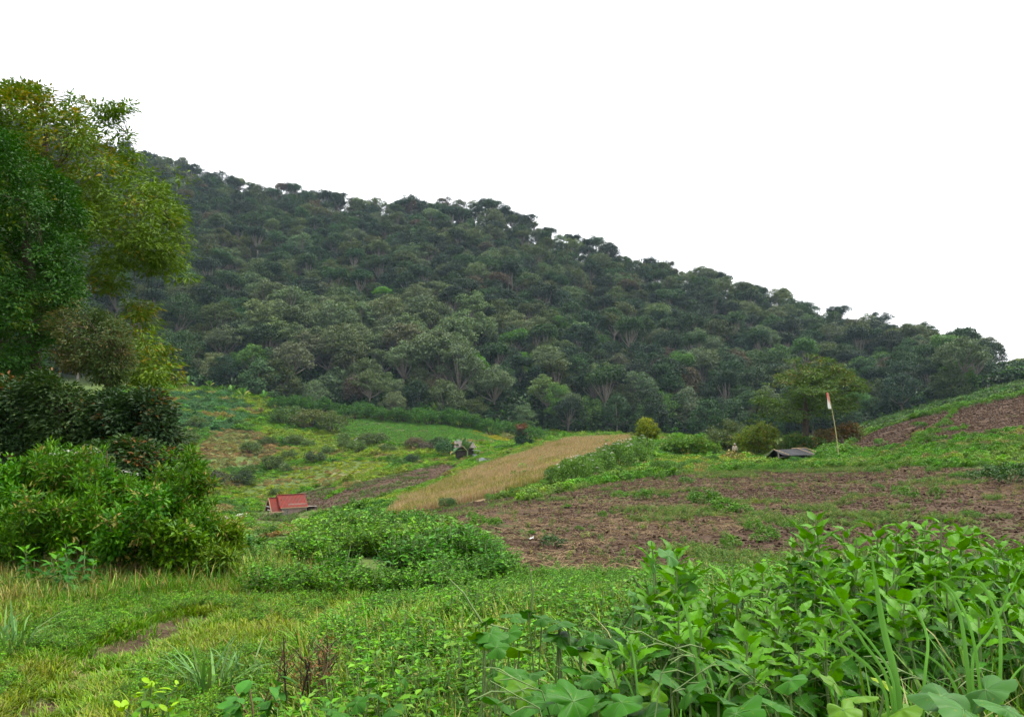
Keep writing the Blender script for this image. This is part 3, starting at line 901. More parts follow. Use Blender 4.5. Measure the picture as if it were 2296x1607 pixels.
def blob_tree(name, blobs, trunk, n_cl, n_leaf, L, W, tint, tint2=None, label=None, cat='tree', group=None, bark='bark_dark', whorl=0.10, twig=0.22, shell=0.5, seed=1, up=0.4,
              crown='crown', stem='trunk', trunk_sides=8, flat=1.0, sub=13):
    """a single plant whose crown fills a set of leafy masses. blobs: (U, V, rU, rV, D, alt share)"""
    global RNG
    keep = RNG; RNG = np.random.default_rng(seed)
    tp = np.array([at(u, v, d) for u, v, d, r in trunk]); tr = [t[3] for t in trunk]
    base = tp[0].copy()
    tb, cb = Buf(), Buf()
    if len(tp) > 2:
        t0 = np.linspace(0, 1, len(tp)); t1 = np.linspace(0, 1, 3 * len(tp))
        tp2 = np.stack([cubic(t0, tp[:, k], t1) for k in range(3)], -1); r2 = np.interp(t1, t0, tr)
    else: tp2, r2 = tp, np.array(tr)
    tube(tb, tp2 - base, r2, trunk_sides)
    vol = np.array([b[2] * b[3] * b[4] ** 2 for b in blobs], float); vol /= vol.sum()
    for (u, v, ru, rv, d, alt), w in zip(blobs, vol):
        c = at(u, v, d); k = d / F
        rx, rz = ru * k, rv * k; ry = min(rx, 1.35 * rz) if rz > 0.5 * rx else rx * 0.8
        n = max(4, int(n_cl * w))
        dr = rand_dirs(n)
        q = (shell + (1 - shell) * RNG.random(n)) ** 0.8
        lump = 0.62 + 0.76 * noise(dr[:, 0] * 3 + u, dr[:, 2] * 3 + dr[:, 1] * 2 + v, 1.0, 5, 2)
        sd = rand_dirs(sub) * RNG.uniform(.4, .95, (sub, 1)); sr = RNG.uniform(.34, .72, sub); kk = RNG.integers(0, sub, n)
        q = q * np.where(RNG.random(n) < .16, RNG.uniform(1.0, 1.6, n), 1.0)
        p = c + (sd[kk] + dr * (q * lump * sr[kk])[:, None] * np.array([1, 1, .8])) * np.array([rx, ry, rz])
        s = int(np.argmin(np.linalg.norm(tp2 - c, axis=1) + (tp2[:, 2] > c[2]) * 3 * rz))
        src = tp2[s]
        mid = (src + c) / 2 + np.array([0, 0, -0.12 * np.linalg.norm(c - src)]) + RNG.normal(0, 0.06 * np.linalg.norm(c - src) + 0.01, 3)
        tube(tb, np.array([src, mid, c]) - base, np.minimum([r2[s] * 0.55, r2[s] * 0.36, r2[s] * 0.2], np.array([.07, .05, .03]) * max(rx, .25)), 6)
        for j in range(int(n * twig)):
            e = p[j]; m = (c + e) / 2 + RNG.normal(0, 0.05 * rx, 3)
            tube(tb, np.array([c, m, e]) - base, [max(r2[s] * 0.18, 0.004), max(r2[s] * 0.10, 0.003), 0.003], 3)
        ax = unit(dr * np.array([1, 1, 0.6]) + np.array([0, 0, up]))
        P = np.repeat(p, n_leaf, 0); A = np.repeat(ax, n_leaf, 0)
        o = rand_dirs(n * n_leaf)
        direc = unit(o + 0.55 * A - np.array([0, 0, 0.12]))
        P = P + o * whorl * RNG.random((len(P), 1)) * np.array([1, 1, flat])
        nrm = unit(A * 0.5 + np.array([0, 0, 0.75]) + 0.45 * rand_dirs(len(P)))
        sz = RNG.uniform(0.6, 1.25, len(P))
        al = np.repeat((RNG.random(n) < alt).astype(float), n_leaf) * RNG.uniform(0.4, 1.0, len(P))
        leaves(cb, P - base, direc, nrm, L * sz, W * sz, 0, None, al, droop=0.1)
    RNG = keep
    r = link(name, None, None, base)
    link(stem, tb.mesh(stem, [bark], True), r)
    link(crown, cb.mesh(crown, ['foliage']), r, tint=tint, tint2=tint2 if tint2 is not None else tint)
    return tag(r, label, cat, group)

def poly_tree(name, polys, D, T, trunk, n_cl, n_leaf, L, W, tint, tint2, label, cat='tree', group=None, alt=.1, bark='bark_dark', whorl=.3, flat=.35, su=60., sv=30., thr=.44, n_limb=26, seed=1,
              crown='crown', stem='trunk', soft=70., up=.45):
    """a plant whose crown fills the body behind an outline, broken into layered boughs with gaps; T is half its depth in metres"""
    global RNG
    keep = RNG; RNG = np.random.default_rng(seed)
    tp = np.array([at(u, v, d) for u, v, d, r in trunk]); base = tp[0].copy()
    t0 = np.linspace(0, 1, len(tp)); t1 = np.linspace(0, 1, 3 * len(tp))
    tp2 = np.stack([cubic(t0, tp[:, k].copy(), t1) for k in range(3)], -1); r2 = np.interp(t1, t0, [t[3] for t in trunk])
    tb, cb = Buf(), Buf()
    tube(tb, tp2 - base, r2, 9)
    P = []; NZ = []; A2 = []
    area = [abs(sum(a[0] * b[1] - b[0] * a[1] for a, b in zip(p, p[1:] + p[:1]))) / 2 for p in polys]
    for poly, ar in zip(polys, area):
        want = int(n_cl * ar / sum(area)); m = want * 14
        us = np.array([p[0] for p in poly]); vs_ = np.array([p[1] for p in poly])
        u = RNG.uniform(us.min() - 8, us.max() + 8, m); v = RNG.uniform(vs_.min() - 8, vs_.max() + 8, m)
        wu = u + 46 * (noise(u, v, 34, seed + 3) - .5); wv = v + 34 * (noise(u, v, 30, seed + 4) - .5)
        ok = in_poly(wu, wv, poly); u, v = u[ok], v[ok]
        e = seg_dist(u, v, poly + poly[:1])
        w = RNG.uniform(-1, 1, len(u)); w = np.sign(w) * np.abs(w) ** .75
        dep = w * T * np.sqrt(np.clip(e / soft, .04, 1))
        q = dep * F / D
        nz = (noise(u / su + q / 90, v / sv + q / 55, 1, seed, 2) * .6 + noise(u / su * 2.6 - q / 40, v / sv * 2.2 + q / 40, 1, seed + 9, 2) * .4)
        k = nz > np.quantile(nz, thr); u, v, dep, nz = u[k][:want], v[k][:want], dep[k][:want], nz[k][:want]
        a, b = ray(u, v); dd = D + dep
        P.append(np.stack([a * dd, dd, EYE + b * dd], -1)); A2.append(noise(u, v, 70, seed + 15) * .6 + .4 * RNG.random(len(u)))
    P = np.concatenate(P); A2 = np.concatenate(A2)
    n = len(P)
    cen = P.mean(0)
    ends = P[RNG.choice(n, n_limb, replace=False)]
    nodes = [tp2[len(tp2) // 3:]]; rads = [r2[len(r2) // 3:]]
    ends = ends[np.argsort(np.linalg.norm(ends - cen, axis=1))]
    for e in ends:
        N_ = np.concatenate(nodes); R_ = np.concatenate(rads)
        cost = np.linalg.norm(N_ - e, axis=1) + 1.2 * np.clip(N_[:, 2] - e[2] + .2, 0, None) - 1.5 * np.clip(R_, 0, .15)
        k = int(np.argmin(cost)); sN, sR = N_[k], R_[k]
        d = np.linalg.norm(e - sN); tt = np.linspace(0, 1, 6)[:, None]
        c = sN + (e - sN) * tt + np.array([0, 0, -.10 * d]) * np.sin(tt * pi) + RNG.normal(0, .03 * d, (6, 3)) * np.sin(tt * pi)
        rr = np.linspace(min(sR * .6, .045 * d + .01), .006, 6)
        tube(tb, c - base, rr, 6); nodes.append(c[2:]); rads.append(rr[2:])
    N_ = np.concatenate(nodes)
    for e in P[RNG.choice(n, min(n, n_limb * 9), replace=False)]:
        sN = N_[int(np.argmin(np.linalg.norm(N_ - e, axis=1) + .6 * np.clip(N_[:, 2] - e[2], 0, None)))]
        if np.linalg.norm(e - sN) < 1.8 * max(.6, D / 25): tube(tb, np.array([sN, (sN + e) / 2 + RNG.normal(0, .03, 3), e]) - base, [.010 * D / 20, .007 * D / 20, .003 * D / 20], 3)
    out = unit(P - cen)
    Q = np.repeat(P, n_leaf, 0); O = np.repeat(out, n_leaf, 0)
    o = rand_dirs(len(Q))
    Q = Q + o * (whorl * RNG.random((len(Q), 1)) ** .6) * np.array([1, 1, flat])
    direc = unit(o * np.array([1, 1, .5]) + .3 * O - np.array([0, 0, .18]))
    nrm = unit(np.array([0, 0, up + .35]) + .35 * O + .42 * rand_dirs(len(Q)))
    sz = RNG.uniform(.6, 1.25, len(Q))
    al = np.repeat((A2 > np.quantile(A2, 1 - alt)).astype(float), n_leaf) * RNG.uniform(.3, 1.0, len(Q))
    tone = np.clip(np.repeat(RNG.random(n), n_leaf) * .45 + RNG.random(len(Q)) * .55, 0, 1)
    leaves(cb, Q - base, direc, nrm, L * sz, W * sz, 0, tone, al, droop=.1)
    RNG = keep
    r = link(name, None, None, base)
    link(stem, tb.mesh(stem, [bark], True), r)
    link(crown, cb.mesh(crown, ['foliage']), r, tint=tint, tint2=tint2)
    return tag(r, label, cat, group)

# ================================================================== TREES AND DARK SHRUBS ON THE LEFT
poly_tree('tall_tree',
    [[(-260,260),(-100,205),(0,188),(60,186),(100,203),(160,210),(205,230),(240,240),(300,230),(285,246),(240,262),(275,290),(290,330),(340,352),(385,355),(414,395),(402,445),(414,520),(398,570),(420,628),(380,612),(330,606),
      (285,640),(235,655),(195,640),(180,590),(110,620),(-40,700),(-260,720)],
     [(288,672),(330,680),(355,730),(386,800),(392,850),(350,885),(300,872),(285,780)]], 24.0, 2.5,
    [(60,1085,24.4,.34),(66,900,24.4,.28),(72,700,24.3,.24),(80,560,24.2,.2),(95,420,24,.14),(105,290,24,.06)], 4000, 17, .160, .060, (0.082, 0.140, 0.018), (0.19, 0.150, 0.018),
    'tall tree with yellowing green leaves rising above everything at far left', alt=.12, whorl=.34, flat=.35, su=66, sv=36, thr=.66, n_limb=50, seed=8)
poly_tree('dense_tree',
    [[(-220,330),(-60,290),(5,285),(32,300),(60,338),(98,362),(132,400),(168,442),(186,492),(190,545),(174,600),(182,652),(160,692),(122,700),(132,742),(100,792),(92,850),(30,880),(-220,900)]], 18.8, 2.2,
    [(62,1110,19.4,.26),(66,950,19.3,.2),(76,820,19.2,.17),(78,690,19.1,.14),(60,560,19,.1),(50,450,19,.06)], 5200, 19, .088, .044, (0.023, 0.070, 0.010), (0.080, 0.118, 0.016),
    'dense dark green small-leaved tree in front of the tall tree at left edge', alt=.09, whorl=.20, flat=.6, su=56, sv=42, thr=.62, n_limb=30, seed=6)
poly_tree('slender_tree', [[(108,722),(150,690),(200,678),(250,688),(286,720),(292,780),(280,842),(256,880),(226,862),(190,834),(140,822),(108,780)]], 17.0, 1.0,
    [(262,985,16.8,.055),(252,900,16.9,.05),(238,850,16.9,.045),(225,790,17,.035),(215,740,17,.02)], 900, 17, .078, .028, (0.048, 0.076, 0.024), (0.11, 0.085, 0.035),
    'slender leaning tree with fine brownish-olive foliage right of the dark trunk', alt=.25, whorl=.2, flat=.5, su=32, sv=24, thr=.5, n_limb=24, seed=7)
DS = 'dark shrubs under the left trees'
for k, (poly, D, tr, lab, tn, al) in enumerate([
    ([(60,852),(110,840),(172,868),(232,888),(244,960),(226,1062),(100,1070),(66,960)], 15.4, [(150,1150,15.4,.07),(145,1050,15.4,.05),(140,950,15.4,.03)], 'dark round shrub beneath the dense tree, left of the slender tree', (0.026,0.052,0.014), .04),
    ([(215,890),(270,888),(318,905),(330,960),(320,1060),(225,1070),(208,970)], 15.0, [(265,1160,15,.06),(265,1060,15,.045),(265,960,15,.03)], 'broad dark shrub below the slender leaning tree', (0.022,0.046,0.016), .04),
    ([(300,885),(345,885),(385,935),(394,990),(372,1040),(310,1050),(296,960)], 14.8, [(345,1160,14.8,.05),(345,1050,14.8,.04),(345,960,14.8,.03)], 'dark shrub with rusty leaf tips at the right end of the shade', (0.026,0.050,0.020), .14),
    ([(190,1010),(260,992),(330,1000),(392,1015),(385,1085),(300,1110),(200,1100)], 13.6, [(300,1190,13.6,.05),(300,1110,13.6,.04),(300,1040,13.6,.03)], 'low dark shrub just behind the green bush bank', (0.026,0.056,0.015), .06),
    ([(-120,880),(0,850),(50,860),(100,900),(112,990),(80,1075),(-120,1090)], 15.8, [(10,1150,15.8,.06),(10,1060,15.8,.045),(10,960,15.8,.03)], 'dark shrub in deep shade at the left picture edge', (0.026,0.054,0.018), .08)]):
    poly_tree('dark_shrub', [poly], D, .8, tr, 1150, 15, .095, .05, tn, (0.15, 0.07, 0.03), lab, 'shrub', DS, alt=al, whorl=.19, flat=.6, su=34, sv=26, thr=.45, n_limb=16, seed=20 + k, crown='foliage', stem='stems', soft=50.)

# the green bush bank beside the track: thin-leaved shrubs, one behind another
BANK = [(25,1105,58,85,10.8,'at the left picture edge under the dark shade'),(95,1075,52,62,11.2,'with a brownish top at the back of the bank'),(165,1065,60,58,11.0,'with white flower heads on top'),
        (235,1105,62,62,10.8,'left of the tall dry reed stalk'),(305,1110,58,55,10.9,'below the tall dry reed stalk'),(400,1095,56,66,10.6,'rounded, at the top right of the bank'),
        (345,1150,62,60,10.3,'in the middle right of the bank'),(440,1165,52,56,10.6,'lower right, beside the dark hillside bushes'),(505,1205,44,50,10.8,'pale-leaved, farthest right'),
        (270,1190,68,60,10.0,'in the centre front of the bank'),(175,1165,66,66,10.1,'left of the centre front'),(85,1170,66,70,10.0,'just above the nettle-like weeds'),
        (385,1225,68,52,9.9,'low, at the foot of the bank'),(470,1255,58,42,10.0,'low, at the right foot of the bank'),(25,1195,50,70,9.8,'low, at the left picture edge')]
for k, (u, v, ru, rv, d, lab) in enumerate(BANK):
    r = np.random.default_rng(50 + k)
    bl = [(u + r.normal(0, .42) * ru, v + r.normal(0, .3) * rv, ru * r.uniform(.42, .66), rv * r.uniform(.4, .62), d + r.normal(0, .25), r.uniform(.04, .16)) for _ in range(8)] + [(u, v + .5 * rv, ru * .8, rv * .7, d, .1)]
    g = ground_at(u, d)
    gu, gv = proj(g)
    tn = np.array((0.064, 0.155, 0.020)) * r.uniform(.8, 1.15) * (np.array([1.35, 1.02, 1]) if k in (8, 12, 13) else 1)
    o = blob_tree('green_shrub', bl, [(u, float(gv) + 3, d, .035), (u + r.normal(0, 8), (v + float(gv)) / 2, d, .025), (u, v, d, .014)], 420, 11, .085 if k % 3 else .075, .024 if k % 3 else .042, tn * (1 if k % 3 else np.array([.8, .9, 1])), (0.21, 0.17, 0.06),
                  'green thin-leaved shrub ' + lab, 'shrub', 'green shrubs of the bank beside the track', bark='stem_dry', whorl=.085, twig=.25, shell=.35, seed=50 + k, crown='foliage', stem='stems', up=.7)
    if k in (2, 4, 5, 8):
        wb = Buf()
        for _ in range({2: 6, 4: 2, 5: 1, 8: 2}[k]):
            c = at(u + r.uniform(-.8, .8) * ru, v - rv * r.uniform(.75, 1.0), d - .2) - np.array(o.location)
            for _ in range(16):
                a = r.uniform(0, 2 * pi); q = r.uniform(0, .09)
                leaves(wb, (c + np.array([q * cos(a), q * sin(a), r.uniform(-.01, .02)]))[None], np.array([[cos(a), sin(a), .1]]), np.array([[0, 0, 1.]]), .03, .026)
        link('flowers', wb.mesh('flowers', ['flower']), o)

# ================================================================== SINGLE TREES OF THE MIDDLE DISTANCE
poly_tree('lone_tree', [[(1688,938),(1700,892),(1716,850),(1745,826),(1790,806),(1830,801),(1880,812),(1920,840),(1938,866),(1915,900),(1908,938),(1870,955),(1830,966),(1790,962),(1740,952)]], 100.0, 4.6,
    [(1800,1006,100,.5),(1806,970,100,.42),(1807,940,100,.34),(1806,900,100,.24),(1808,850,100,.12)], 1250, 14, .38, .13, (0.070, 0.118, 0.028), (0.14, 0.11, 0.035),
    'large spreading tree with open crown and dark limbs behind the flagpole', alt=.08, whorl=.75, flat=.2, su=56, sv=20, thr=.74, n_limb=40, seed=31)
blob_tree('yellow_tree', [(1450,955,22,18,106,.2),(1436,968,16,12,106,.08),(1464,968,15,12,106,.15),(1450,944,12,9,106,.5),(1452,976,22,8,106,.2)],
    [(1451,1003,106,.12),(1451,980,106,.09),(1450,955,106,.05)], 620, 9, .22, .12, (0.125, 0.175, 0.012), (0.26, 0.26, 0.014), 'small rounded yellow-green tree on the crest of the dry grass spur', whorl=.2, shell=.3, seed=32)
blob_tree('red_topped_tree', [(1170,980,17,13,172,.05),(1168,968,14,8,172,.3),(1170,957,14,5,172,.95),(1178,990,16,9,172,.03)], [(1170,1001,172,.12),(1170,975,172,.07)], 420, 9, .34, .18, (0.028, 0.062, 0.030), (0.17, 0.065, 0.045),
    'small dark tree with reddish top at the foot of the forest', whorl=.3, shell=.3, seed=33)
for k, (bl, bs, tn, t2, lab) in enumerate([
    ([(1625,960,36,24,116,.03),(1650,975,38,22,114,.03),(1605,980,28,20,115,.03)], (1628,1010,115), (0.070,0.098,0.040), (0.15,0.12,0.05), 'rounded grey-green bush behind the standing person'),
    ([(1700,968,40,20,104,.1),(1725,978,42,20,103,.1),(1675,985,36,18,104,.08)], (1705,1014,103.5), (0.115,0.165,0.030), (0.22,0.15,0.04), 'yellowish green bush left of the lone tree'),
    ([(1520,995,34,16,95,.04),(1550,992,36,18,95,.03),(1585,1006,30,16,95,.03),(1500,1004,20,12,95,.03)], (1542,1030,95), (0.078,0.155,0.030), (0.2,0.16,0.05), 'long bright green bush on the rise right of the yellow tree'),
    ([(1880,968,30,12,99,.5),(1905,962,28,10,99,.5),(1850,980,24,12,98,.4)], (1880,988,99), (0.085,0.085,0.034), (0.15,0.080,0.035), 'reddish brown withered bush right of the lone tree'),
    ([(1785,985,26,12,97,.1),(1822,990,24,12,97,.15)], (1800,1006,97), (0.060,0.11,0.030), (0.2,0.12,0.05), 'green bush at the foot of the lone tree')]):
    bl = bl + [(bs[0] + dx, bs[1] - 12, 22, 13, bs[2], bl[0][5]) for dx in (-32, -12, 10, 32)]
    blob_tree('hill_bush', bl, [(*bs, .12), (bs[0], bs[1] - 16, bs[2], .06)], 900, 9, .30, .13, tn, t2, lab, 'bush', 'bushes around the lone tree', whorl=.3, twig=.04, shell=.4, seed=80 + k, crown='foliage', stem='stems', flat=.6)

# ================================================================== BUSHES WITH SHARED SHAPES
SHRUBS = [shrub(400 + s, 1.0, 1.15, 34, 70, .13, .06) for s in range(4)]
FLOWER_SHRUBS = [shrub(420 + s, 1.0, 1.1, 34, 70, .13, .055, flower=.25) for s in range(3)]
WEED_CLUMPS = [shrub(440 + s, .5, .5, 22, 34, .085, .045, stem='stem') for s in range(4)]

def bush_row(name, specs, protos, tint, base_label, cat, group, amt=.15, squash=(0.8, 1.1), grow=1.0, dark=1.0):
    items = []
    for sp in specs:
        u, v, r = sp[:3]
        p = hit(u, v); rr = r * grow * p[1] / F
        t = np.array(sp[3] if len(sp) > 3 and sp[3] is not None else tint) * RNG.uniform(1 - amt, 1 + amt) * dark
        pr = protos[RNG.integers(len(protos))]
        o = place(name, pr, p, RNG.uniform(0, 2 * pi), (rr / sc_of(pr), rr / sc_of(pr), rr / sc_of(pr) * RNG.uniform(*squash)), t, cat=cat, group=group)
        if len(sp) > 4: o['label'] = sp[4]
        else: items.append((o, base_label))
    ordinal_labels(items)

def sc_of(parts):
    return 0.55 if any(parts is w for w in WEED_CLUMPS) else 1.1

# dark hedge-like crop along the forest foot
hedge = [(630 + 23.5 * k + RNG.normal(0, 5), float(np.interp(630 + 23.5 * k, [600, 800, 1000, 1200], [922, 938, 956, 988])) + RNG.normal(0, 2), RNG.uniform(17, 25)) for k in range(25)]
bush_row('edge_bush', hedge, SHRUBS, (0.045, 0.120, 0.020), 'glossy dark green bush in the hedge along the forest foot', 'bush', 'hedge along the forest foot', grow=1.15, dark=.8, squash=(1.1, 1.4))
bush_row('slope_bush', [(475,1092,30,(0.055,0.060,0.032),'dark round bush with brown top on the left hillside'), (542,1088,20,(0.036,0.060,0.026),'small dark bush right of the brown-topped bush'),
    (706,1040,20,(0.055,0.085,0.032),'dark bush on the hillside above the lime meadow'), (700,960,34,(0.085,0.105,0.036),'broad olive bush left of the crop strip'),
    (745,972,28,(0.08,0.115,0.034),'olive bush touching the left end of the crop strip'), (640,955,28,(0.06,0.11,0.03),'green bush below the hillside banana plants'),
    (840,1003,26,(0.07,0.105,0.034),'green bush below the middle of the crop strip'), (930,1010,20,(0.10,0.085,0.05),'brownish bush left of the ruined shed'),
    (955,1012,16,(0.11,0.10,0.075),'bare twiggy grey bush left of the ruined shed'), (985,1010,22,(0.040,0.075,0.026),'dark bush between twiggy bush and banana plants'),
    (1008,1022,26,(0.036,0.085,0.034),'dark glossy bush beside the banana plants'), (925,1040,13,(0.04,0.07,0.035),'small round dark bush on the hillside below the shed'),
    (610,1055,22,(0.065,0.10,0.03),'green bush above the left of the lime meadow'), (560,1020,20), (660,1000,18), (600,1000,16), (780,1012,18), (650,1030,15), (870,1015,16), (420,1000,22), (440,960,18), (560,1090,14),(620,1112,12),(1060,1100,10)],
    SHRUBS, (0.070, 0.112, 0.034), 'green bush scattered on the hillside across the valley', 'bush', 'bushes on the hillside across the valley', grow=1.3, dark=.85, squash=(.9, 1.25))
bush_row('flowering_bush', [(800,1018,17),(770,1000,16),(815,1000,18),(690,1005,14),(735,1022,14),(640,1060,13),(560,1062,13)], FLOWER_SHRUBS, (0.075, 0.125, 0.036),
    'green bush dotted with white flowers on the hillside', 'bush', 'flowering bushes on the hillside', grow=1.35, dark=.85, squash=(1.0, 1.3))
# the shrub bank where the field meets the dry spur
bush_row('bank_shrub', [(1255,1094,36),(1290,1090,38),(1322,1080,36),(1352,1068,40),(1388,1056,38),(1418,1046,40),(1438,1034,34),(1300,1064,28),(1362,1042,30),(1270,1072,26),(1330,1050,28),(1400,1030,26)], FLOWER_SHRUBS, (0.078, 0.150, 0.034),
    'white-flowered green shrub on the bank between field and dry grass', 'shrub', 'flowering shrubs on the field bank', squash=(1.15, 1.6))
bush_row('bank_shrub', [(1240,1075,24,(0.030,0.062,0.024),'dark pointed shrub standing at the edge of the dry grass'), (1003,1138,22,(0.045,0.095,0.028),'dark shrub at the lower end of the dry grass'),
    (1296,1040,13,(0.040,0.085,0.03),'small dark shrub inside the dry grass'), (1480,1064,30), (1520,1057,26), (1560,1052,24), (1470,1040,18), (1600,1040,18), (1620,1030,22,(0.075,0.15,0.045)), (1685,1026,20,(0.08,0.165,0.05)), (1160,1110,18), (1100,1118,14), (1195,1100,18), (1065,1120,10), (1225,1105,18)],
    SHRUBS, (0.068, 0.145, 0.030), 'leafy green shrub along the far edge of the ploughed field', 'shrub', 'green shrubs along the field edge')
# weed clumps standing in the ploughed field
bush_row('weed_clump', [(1935,962,12),(1962,953,13),(1990,950,12),(2020,944,14),(2045,940,12),(2075,934,15),(2100,930,13),(2130,924,15),(2160,917,14),(2185,911,16),(2210,906,14),(2235,900,16),(2262,895,15),(2288,890,17),(2150,905,10),(2060,960,18),(2085,990,20),(2120,955,16),(1975,1000,16),(1580,1132,34),(1625,1150,38),(1660,1150,26),(1560,1120,22),(2030,1120,30),(2010,1100,14),(2210,1080,44,(0.032,0.075,0.020)),(2270,1082,44,(0.032,0.075,0.020)),(2150,1075,22),(1075,1180,24),(1060,1162,14),(1110,1182,20),
    (1390,1116,20),(1440,1120,26),(1490,1118,16),(1745,1100,12),(1970,1095,14),(2100,1110,16),(1270,1140,12),(1190,1200,12),(1720,1215,36),(1640,1230,26),(1690,1190,24),(1780,1190,26),(2180,1160,22),(1350,1160,14),(1300,1190,12),
    (1870,1052,26),(1845,1050,22),(1795,1056,18),(1765,1056,16),(1730,1056,18),(1960,1062,20),(2000,1055,18),(2090,1060,18),(1480,1075,14),(1540,1085,18),(1240,1225,30,(0.03,0.07,0.02)),(1780,1040,18,(0.05,0.13,0.03)),(1868,1030,22)],
    WEED_CLUMPS, (0.066, 0.150, 0.026), 'bright green weed clump on the ploughed soil', 'weed', 'weed clumps on the ploughed soil')

# ================================================================== BANANA PLANTS
def banana(seed, n=9, L=2.6):
    global RNG
    keep = RNG; RNG = np.random.default_rng(seed)
    parts = []
    b = Buf(); tube(b, [[0, 0, -.3], [0.03, 0, .9], [0, 0.02, 1.7]], [.16, .13, .08], 7); parts.append(('stem', b.mesh('stem', ['stem'], True)))
    for k in range(n):
        b = Buf()
        a = k * 2.4 + RNG.normal(0, .3); el = RNG.uniform(.35, 1.35)
        t = np.linspace(0, 1, 7)
        hor = L * (np.sin(t * (pi / 2 - el * .55) + .0) * cos(el) + .12 * t); ver = 1.5 + L * (t * sin(el) - (.75 - .4 * el) * t ** 2)
        c = np.stack([hor * cos(a), hor * sin(a), ver], -1)
        s = np.array([-sin(a), cos(a), 0]); w = .30 * np.array([.12, .7, 1, 1, .92, .65, .05]) * RNG.uniform(.8, 1.15)
        for sg in (1, -1):
            e = c + sg * s * w[:, None] + np.array([0, 0, .10]) * (w / .3)[:, None]
            v = np.stack([c, e], 1).reshape(-1, 3)
            b.add(v, [[2 * i, 2 * i + 1, 2 * i + 3, 2 * i + 2] for i in range(6)], 0, RNG.uniform(.2, .9), 1.0 if RNG.random() < .12 else 0.)
        parts.append(('leaf', b.mesh('leaf', ['leaf_gloss'], True)))
    RNG = keep
    return parts
BAN = [banana(500 + s) for s in range(3)]
for u, v, sc, lab, tn in [(1035,1028,1.15,'tall banana plant hiding the ruined grey shed',(0.050,0.105,0.045)),(1048,1030,1.0,'banana plant with dry lower leaves right of the tall one',(0.060,0.105,0.045)),(1024,1030,.85,'short banana plant beside the dark glossy bush',(0.050,0.10,0.045)),
                          (1096,1016,.55,'single bright green young banana plant above the grey sheets',(0.13,0.27,0.045))]:
    place('banana_plant', BAN[RNG.integers(3)], hit(u, v), RNG.uniform(0, 6), sc, tn, (0.28, 0.2, 0.09), lab, 'banana plant', 'banana plants by the ruined shed')
items = []
for u, v in [(440,868),(462,862),(485,866),(508,862),(530,872),(555,880),(575,890),(470,880),(545,905),(520,895),(592,905),(420,875),(1140,962),(1128,955)]:
    o = place('banana_plant', BAN[RNG.integers(3)], hit(u, v), RNG.uniform(0, 6), RNG.uniform(1.0, 1.6), np.array((0.085, 0.18, 0.045)) * RNG.uniform(.8, 1.2), (0.2, 0.2, 0.06), None, 'banana plant', 'banana plants at the forest foot')
    items.append((o, 'wild banana plant below the trees at the forest foot'))
ordinal_labels(items)

# ================================================================== RED-ROOFED HUT
def corrugated(buf, a, b, c, d, n=40, amp=.018, mi=0, thick=.012):
    """sheet from ridge a-b down to eave d-c, waves running down the slope"""
    a, b, c, d = (np.asarray(p, float) for p in (a, b, c, d))
    nrm = unit(np.cross(b - a, d - a))
    t = np.linspace(0, 1, n * 2 + 1); w = amp * np.cos(t * n * 2 * pi / 2)
    top = a + np.outer(t, b - a) + np.outer(w, nrm); bot = d + np.outer(t, c - d) + np.outer(w, nrm)
    k = len(t)
    for off in (0, -thick):
        v = np.concatenate([top, bot]) + nrm * off
        buf.add(v, [[i, i + 1, k + i + 1, k + i] for i in range(k - 1)], mi)

